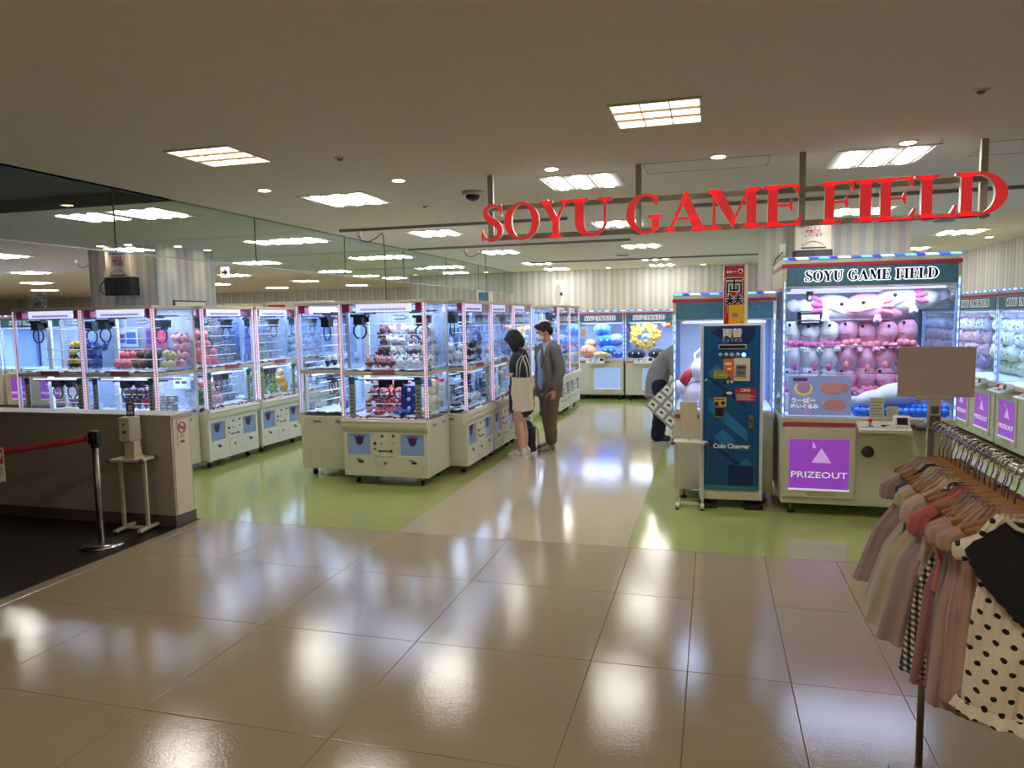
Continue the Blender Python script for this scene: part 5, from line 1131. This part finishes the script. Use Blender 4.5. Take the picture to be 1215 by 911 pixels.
fused(m, 'hair', hairm, P2, .009, .008, .02)
m = MB(); m.ball(H2(0,-.062,-.05),(.06,.06,.058),16,10,0,(.35,0,0)); m.ball(H2(0,-.10,-.035),(.02,.025,.035),10,7); mk = fused(m, 'face_mask', mat('mask_white', (232,232,232), .8), P2, .007, smooth=1)
m = MB()
for s in (-1,1): m.tube([H2(s*.052,-.07,-.03),H2(s*.075,-.02,-.012),H2(s*.08,.02,.005)], .003, 5)
m.build('ear_loop', white, mk, fix=False)
m = MB(); limb(m, [(0,-.012,.9),(0,-.012,1.1),(0,-.022,1.24),(0,-.01,1.37)], [.14,.135,.14,.09]); m.ball((0,-.03,1.42),(.068,.06,.035),12,8); fused(m, 'shirt', mat('shirt_blue', (150,166,190), .8), P2, .01, .006, .06)
blz = mat('blazer', (104, 99, 95), .9, bump=.2, bscale=150)
m = MB(); limb(m, [(.05,.03,.80),(.05,.03,1.1),(.05,.02,1.25),(.04,.02,1.35)], [.135,.135,.14,.10]); limb(m, [(-.05,.03,.80),(-.05,.03,1.1),(-.05,.02,1.25),(-.04,.02,1.35)], [.135,.135,.14,.10]); limb(m, [(-.17,.01,1.365),(.17,.01,1.365)], [.07,.07]); m.ball((0,.05,1.42),(.08,.05,.04),12,8)
for s in (-1, 1): limb(m, [(s*.185,0,1.355),(s*.245,.04,1.08),(s*.23,-.04,.87)], [.075,.07,.055]); limb(m, [(s*.145,-.07,.76),(s*.14,-.08,1.05),(s*.125,-.09,1.22),(s*.085,-.045,1.39)], [.055,.052,.045,.03])
m.ball((0,.02,.74),(.185,.14,.05),14,7); bz = fused(m, 'blazer', blz, P2, .01, .012, .1)
for s in (-1, 1): MB().prism([(s*.06,1.10),(s*.13,1.24),(s*.11,1.28),(s*.12,1.30),(s*.085,1.42),(s*.06,1.40)], -.15, -.138).build('lapel', blz, bz)
m = MB()
for s in (-1, 1): limb(m, [(s*.085,.0,.84),(s*.12,-.005-s*.04,.5),(s*.14,.02-s*.07,.17)], [.12,.09,.076])
limb(m, [(-.05,0,.88),(.05,0,.88)], [.14,.14]); fused(m, 'trousers', mat('trousers_brown', (104, 84, 64), .9), P2, .01, .022, .1)
for s in (-1, 1): shoe(P2, s*.14, -.02-s*.07, mat('sneaker_grey', (112,102,92), .7), mat('sole_grey', (140,130,118), .6), 1.0, 'sneaker')
t = thing('backpack', 'black backpack set down between the two people at the crane games', 'backpack', (-2.31, 8.97, .02), -.3); t.scale = (.8,.8,.95)
m = MB(); m.ball((0,0,.22),(.15,.10,.24),16,10); m.box((-.12,-.08,.02),(.12,.08,.36)); b = fused(m, 'pack_body', blackc, t, .012, .01, .08)
m = MB(); m.ball((0,-.10,.15),(.11,.05,.12),12,8); fused(m, 'front_pocket', mat('pack_dark', (34,34,40), .8), t, .01)
MB().tube([(-.06,.08,.42),(-.14,.14,.3),(-.15,.16,.1),(-.1,.1,.03)], .016, 8, flat=.4).tube([(.06,.08,.42),(.12,.14,.3),(.13,.15,.1),(.1,.1,.03)], .016, 8, flat=.4).tube([(-.03,.03,.45),(0,.03,.5),(.03,.03,.45)], .009, 6).build('strap', mat('pack_dark', (34,34,40)), t)
# stooping person
P3 = thing('person', 'person in a loose grey shirt and navy trousers stooping beyond the coin changer', 'person', (-.68, 10.2, 0), PI/2)
m = MB(); limb(m, [(0,.04,.84),(0,.0,1.0),(0,-.09,1.14),(0,-.17,1.24)], [.13,.12,.13,.10]); limb(m, [(-.15,-.18,1.25),(.15,-.18,1.25)], [.05,.05]); limb(m, [(0,-.19,1.27),(0,-.25,1.33)], [.052,.05])
for s in (-1, 1): limb(m, [(s*.09,.03,.84),(s*.10,-.02,.46),(s*.10,.04,.10)], [.09,.055,.04]); limb(m, [(s*.10,.04,.06),(s*.10,-.07,.045)], [.035,.03])
for s in (-1, 1): limb(m, [(s*.17,-.18,1.24),(s*.22,-.2,1.0),(s*.17,-.42,.95)], [.045,.038,.028]); hand(m, (s*.17,-.42,.95), (-s*.2,-1,-.1), (0,0,-1), (-s,0,0), .35)
H3 = head(m, (0,-.31,1.385), .5, 0, 1.0); fused(m, 'body', skin2, P3, .0075, smooth=2); eyes(H3, P3)
m = MB()
for p, r in (((0,.03,.04),(.086,.1,.09)),((0,.06,-.03),(.08,.06,.09)),((.06,.01,-.02),(.03,.055,.06)),((-.06,.01,-.02),(.03,.055,.06)),((0,-.06,.08),(.06,.04,.03))): m.ball(H3(*p), r, 14, 10, 0, (.5,0,0))
fused(m, 'hair', hairm, P3, .009, .006, .02)
m = MB(); m.ball(H3(0,-.06,-.05),(.06,.058,.056),14,9,0,(.5,0,0)); fused(m, 'face_mask', mat('mask_black', (30,28,30), .8), P3, .008)
m = MB(); limb(m, [(0,.06,.70),(0,.06,.86),(0,.02,1.02),(0,-.08,1.15),(0,-.17,1.25)], [.17,.165,.15,.15,.11]); limb(m, [(-.16,-.18,1.25),(.16,-.18,1.25)], [.07,.07]); m.ball((0,.08,.66),(.19,.17,.05),14,7)
for s in (-1, 1): limb(m, [(s*.17,-.18,1.24),(s*.225,-.2,1.02),(s*.2,-.28,.97)], [.075,.08,.07])
fused(m, 'shirt', mat('shirt_grey', (134,136,144), .9), P3, .011, .018, .1)
m = MB()
for s in (-1, 1): limb(m, [(s*.085,.03,.80),(s*.10,-.0,.5),(s*.105,.05,.11)], [.12,.10,.095])
tr = fused(m, 'trousers', mat('trousers_navy', (26,34,54), .9), P3, .011, .016, .1)
MB().tube([(-.155,.12,.66),(-.16,.10,.56),(-.165,.09,.42)], .018, 6, flat=.5).build('red_stripe', red, tr)
for s in (-1, 1): shoe(P3, s*.10, .03, mat('sneaker_dark', (50,52,58), .7), mat('sole_white', (200,200,198), .6), 1.0, 'sneaker')
t = thing('shopping_bag', 'grey and white patterned shopping bag hanging from the arm of the stooping person', 'bag', (-.70, 9.86, .40), .1); t.rotation_euler = (0, .75, 0); t.scale = (1.25, 1.1, 1.25)
m = MB(); m.prism([(-.19,0),(.19,0),(.17,.4),(-.17,.4)], -.05, .05); m.build('bag_body', mat('bag_grey', (150,150,160), .6), t, bevel=.012)
for k in range(9):
    x = -.13+.125*(k % 3); z = .06+.11*(k//3)
    q = MB().prism([(x-.045,z-.04),(x+.05,z-.035),(x+.04,z+.045),(x-.05,z+.04)], -.053, -.05).build('white_patch', white, t); MB().prism([(x-.025,z-.015),(x+.0,z+.0),(x+.02,z-.01),(x+.01,z+.02),(x-.02,z+.015)], -.055, -.053).build('black_mark', blackp, q)
MB().tube([(-.1,0,.4),(-.06,0,.58),(.06,0,.58),(.1,0,.4)], .012, 8).build('handle', white, t)

# ------------------------------------------------------------ clothes rack
RX, RZ = .745, 1.36
rk = thing('clothes_rack', 'steel clothes rack at the right edge with a beige sign plate clipped on it', 'rack', (RX, 2.9, 0))
MB().tube([(.02,.06,RZ),(.0,-1.6,RZ)], .0125, 12).build('rail', chrome, rk)
MB().cyl((.02,-.0),.0125,.0,RZ,16).build('upright', steel, rk); MB().ball((.02,0,RZ),(.022,.022,.022),12,8).build('joint_knob', chrome, rk)
MB().box((-.08,-.02,.0),(.30,.02,.03)).build('foot_bar', steel, rk); MB().box((.005,-1.55,.03),(.035,.0,.055)).build('base_bar', steel, rk)
MB().box((-.03,-1.17,.0),(.02,-1.13,.62)).box((.03,-1.17,.0),(.075,-1.13,.62)).build('near_leg', mat('leg_tan', (150,128,108), .6), rk)
sg = thing('rack_sign', 'blank grey-beige sign plate standing up on the end of the clothes rack', 'sign', (RX+.015, 2.85, RZ+.015))
MB().box((-.12,-.008,.088),(.125,.0,.265)).build('plate', mat('sign_taupe', (186,174,170), .6), sg, bevel=.004)
MB().box((-.02,-.012,.02),(.02,.004,.085)).box((-.06,-.012,.078),(.06,.004,.092)).build('clip', mat('clip_cream', (190,184,174), .5), sg, bevel=.003); MB().box((-.012,-.014,.03),(.012,-.012,.055)).box((-.018,-.02,-.02),(.018,.015,.022)).build('clamp', steel, sg)
woodm = mat('hanger_wood', (156, 110, 68), .4, var=.15, scale=40)
def make_hanger():
    t = thing('hanger', 'wooden hanger with a steel hook on the clothes rack', 'hanger', (0,0,0), 0, 'wooden hangers on the clothes rack')
    pts = [(.026*math.cos(a), 0, -.010+.026*math.sin(a)) for a in [PI*1.05-k*PI*1.45/12 for k in range(13)]]
    pts += [(.006, 0, -.055), (0, 0, -.072), (0, 0, -.12)]
    MB().tube(pts, .0022, 7).build('hook', chrome, t)
    m = MB(); n = 13; P_ = []; r_ = []
    for k in range(n):
        u = -1+2*k/(n-1); P_.append((.135*u, .012*u*u, -.118-.052*abs(u)**1.5)); r_.append(.016-.006*abs(u))
    m.tube(P_, r_, 10, flat=1.0); m.v = [(a, b*.55+.0, c) for a, b, c in m.v]
    m.build('wooden_arms', woodm, t); return t
HG = make_hanger()
def garment(name, label, i, Y, rz, mt, prof, ruffle, group=None, sleeve=None, trim=None, cat='clothes', dz=-.1):
    """prof: (drop, half width, half depth) rows from the neck to the hem"""
    x = RX+.02*(Y-1.3)/1.6
    h = HG if i == 0 else copy_tree(HG, (0,0,0)); h.location = (x, Y, RZ+.008); h.rotation_euler = (0,0,rz)
    h['label'] = 'wooden hanger on the rack holding the '+label.split(' hanging')[0].split(' on the')[0]; h['label'] = ' '.join(h['label'].split()[:16])
    if 'group' in h: del h['group']
    h['group'] = 'wooden hangers on the clothes rack'
    t = thing(name, label, cat, (x, Y, RZ+dz), rz, group)
    D_m = prof[-1][0]; ph = R.uniform(0, 6)
    def at(v):
        d = v*D_m
        for a, b in zip(prof[:-1], prof[1:]):
            if d <= b[0]+1e-6:
                q = (d-a[0])/max(1e-6, b[0]-a[0]); q = q*q*(3-2*q) if b[0]-a[0] > .05 else q; return [a[j]+(b[j]-a[j])*q for j in range(3)]
        return prof[-1]
    nf, am = ruffle
    def f(u, v):
        d, a, b = at(v); th = 2*PI*u; k = 1.7*am*max(0, (v-.15)/.85)
        cx, sy = math.cos(th), math.sin(th); w = 1+k*math.sin(nf*th+ph)*1.0+.5*k*math.sin(nf*1.7*th+ph*2)
        yy = b*sy*(1+2.2*k*math.sin(nf*th+ph+1)) + .004*math.sin(14*v+6*cx+ph)+.0035*math.sin(38*cx+3*v+ph)*(v > .03)
        return (a*cx*(1+.25*k*math.sin(nf*th)), yy*w, -d-.012*abs(cx)**2*(v>.02)*0+(.012*math.sin(nf*.5*th+ph)*(v**3)*am*5))
    MB().grid(f, 120, 26).build('fabric', mt, t, fix=False)
    if sleeve:
        L_, r_, m2 = sleeve
        for s in (-1, 1):
            a = at(.06/D_m)[1]
            m = MB(); pts = [(s*(a-.045), 0, -.04), (s*(a+L_*.15), -.0, -.07-L_*.2), (s*(a+L_*.35), 0, -.085-L_*1.0)]
            n_ = 16; 
            def sf(u, v, s=s, a=a):
                th = 2*PI*u; q = min(v, .999)*2; k = int(q); q -= k; p = Vector(pts[k]).lerp(Vector(pts[k+1]), q); rr = r_*(1+.30*math.sin(PI*v))*(1-.2*(v > .9))*(1+.2*v*math.sin(9*th))*.9
                return (p.x+rr*math.cos(th)*.75, p.y+rr*.6*math.sin(th), p.z+rr*math.cos(th)*.65*s*0+rr*math.cos(th)*.7*(1 if s > 0 else -1)*-.0-rr*.2)
            m.grid(sf, n_*2, 10).build('sleeve', m2 or mt, t, fix=False)
    if trim:
        for (d0, m3, amp, dep) in trim:
            def rf(u, v, d0=d0, amp=amp, dep=dep):
                dd, a, b = at(d0/D_m); th = 2*PI*u
                return ((a+.01+amp*v*(1+.5*math.sin(16*th)))*math.cos(th), (b+.008+amp*v*(1+.7*math.sin(16*th+1)))*math.sin(th), -d0-dep*v)
            MB().grid(rf, 96, 3).build('ruffle', m3, t, fix=False)
    return t
def cloth(n, c, **k): return mat('cloth_'+n, c, .92, var=.06, sheen=.2, **k)
mauve, offw, denim, creamc, rose, coral, dusty, greyp, pinkw = cloth('mauve',(168,146,152)), cloth('offwhite',(186,180,170)), cloth('denim',(62,72,104)), cloth('cream',(188,178,158)), cloth('rose',(150,104,116)), cloth('coral',(184,98,102)), cloth('dusty',(172,142,138)), cloth('grey',(124,114,120)), cloth('pinkwhite',(196,172,170))
ging = gingham('cloth_gingham', (222,216,208), (96,94,96), (26,26,30), .018)
dotm = dots('cloth_dots', (226,218,202), (18,18,22), .037, .2)
black_knit = cloth('black', (20,20,26), bump=.2)
TOP = lambda w=.125, d=.02: [(0,.072,.02),(.02,.09,d),(.055,w,d+.006),(.16,w-.01,d+.016)]
def dress(L_, hem, w=.125, waist=.12, wz=.22, dep=.05): return TOP(w)+[(wz,waist,.034),(wz+.1,waist+(hem-waist)*.5,dep),(L_,hem,dep+.02)]
gs = [('skirt_dress', 'mauve sheer dress, farthest on the rack', mauve, dress(.46,.26,.13,.13,.16,.06), (9,.05), (.03,.04,None), None),
 ('blouse', 'mauve gathered blouse, second from the far end of the rack', mauve, dress(.30,.16,.14), (8,.04), (.055,.042,None), [(.10,mauve,.02,.03)]),
 ('skirt_dress', 'pale off-white sheer dress hanging behind the denim one', offw, dress(.50,.24,.12,.12,.2,.06), (9,.06), None, None),
 ('denim_top', 'dark blue denim top on the far part of the rack', denim, dress(.33,.15,.125,.13,.2,.04), (6,.03), (.03,.035,None), None),
 ('ruffle_dress', 'cream ruffled dress with a wide sheer skirt', creamc, dress(.56,.25,.12,.12,.2,.07), (10,.06), (.02,.04,pinkw), [(.09,creamc,.022,.035),(.16,creamc,.022,.035)]),
 ('ruffle_blouse', 'cream blouse with layered ruffles beside the wide sheer dress', creamc, dress(.28,.15,.13), (9,.05), (.04,.045,None), [(.07,offw,.022,.03),(.13,creamc,.024,.035)]),
 ('tulle_dress', 'mauve tulle dress with a full skirt in the middle of the rack', mauve, dress(.56,.23,.115,.11,.19,.06), (10,.07), None, [(.18,mauve,.015,.03)]),
 ('yellow_blouse', 'pale yellowish blouse beside the mauve tulle dress', cloth('butter',(200,188,148)), dress(.27,.15,.13), (8,.04), (.04,.04,None), None),
 ('pink_blouse', 'light pink blouse with folded shoulders', pinkw, dress(.30,.16,.14), (8,.04), (.055,.042,None), None),
 ('gingham_dress', 'black and white gingham dress below the mauve top', ging, dress(.60,.19,.11,.11,.22,.05), (9,.06), None, None),
 ('rose_dress', 'patterned rose coloured dress beside the gingham one', rose, dress(.62,.17,.12,.11,.22,.05), (8,.06), (.03,.04,mauve), None),
 ('coral_top', 'coral red top in the nearer half of the rack', coral, dress(.30,.15,.15), (7,.03), (.055,.042,None), None),
 ('grey_pink_set', 'long grey-mauve dress showing its hem under the pink ones', greyp, dress(.63,.15,.12,.12,.22,.04), (7,.04), None, None),
 ('dusty_dress', 'long dusty pink dress with a smooth skirt', dusty, dress(.60,.16,.125,.12,.22,.05), (6,.05), (.04,.045,None), [(.06,dusty,.018,.03)]),
 ('dusty_ruffle_dress', 'dusty pink dress with rounded ruffled shoulders', dusty, dress(.57,.14,.125,.115,.22,.05), (7,.05), (.045,.05,None), [(.05,dusty,.02,.03),(.11,dusty,.02,.03)]),
 ('ruffle_trousers_set', 'rosy beige child outfit just behind the polka dot dress', cloth('rosybeige',(176,142,130)), dress(.52,.12,.12,.11,.22,.05), (6,.04), (.04,.045,None), None)]
n_ = len(gs)
for i, (nm, lb, mt, pf_, rf_, sl, tr_) in enumerate(gs):
    garment(nm, lb, i, 2.78-.045*i, R.uniform(-.10,.08)-.22, mt, pf_, rf_, None, sl, tr_, dz=-.105)
pd = garment('polka_dot_dress', 'cream polka dot child dress with a black scalloped bib, nearest on the rack', n_, 1.99, -.34, dotm, dress(.50,.132,.112,.115,.24,.05), (7,.045), None, (.035,.05,None), [(.485,dotm,.012,.03)], dz=-.1)
bm_ = MB()
def bib(u, v):
    hw = (.05+.085*min(1, v/.3) if v < .3 else .135*(1-((v-.3)/.7)**1.5))+.003*math.sin(v*60); x = hw*(2*u-1)
    return (x, -.016-.044*min(1,(v+.15)*1.6)*math.sqrt(max(0,1-(x/.2)**2)), -.008-.255*v)
bm_.grid(bib, 20, 22); b = bm_.build('black_bib', black_knit, pd, fix=False); s_ = b.modifiers.new('s','SOLIDIFY'); s_.thickness = .004
MB().tube([(-.052,-.03,-.004),(-.03,-.045,-.02),(0,-.05,-.026),(.03,-.045,-.02),(.052,-.03,-.004)], .008, 8, flat=.6).build('collar_band', offw, pd)
for i in range(7):
    t = copy_tree(HG, (RX+.02*(2.5-.06*i-1.3)/1.6, 2.48-.075*i, RZ+.008), -.25+R.uniform(-.12,.1), 'wooden hanger between the child clothes, %s from the far end' % NTH[i], 'wooden hangers on the clothes rack')
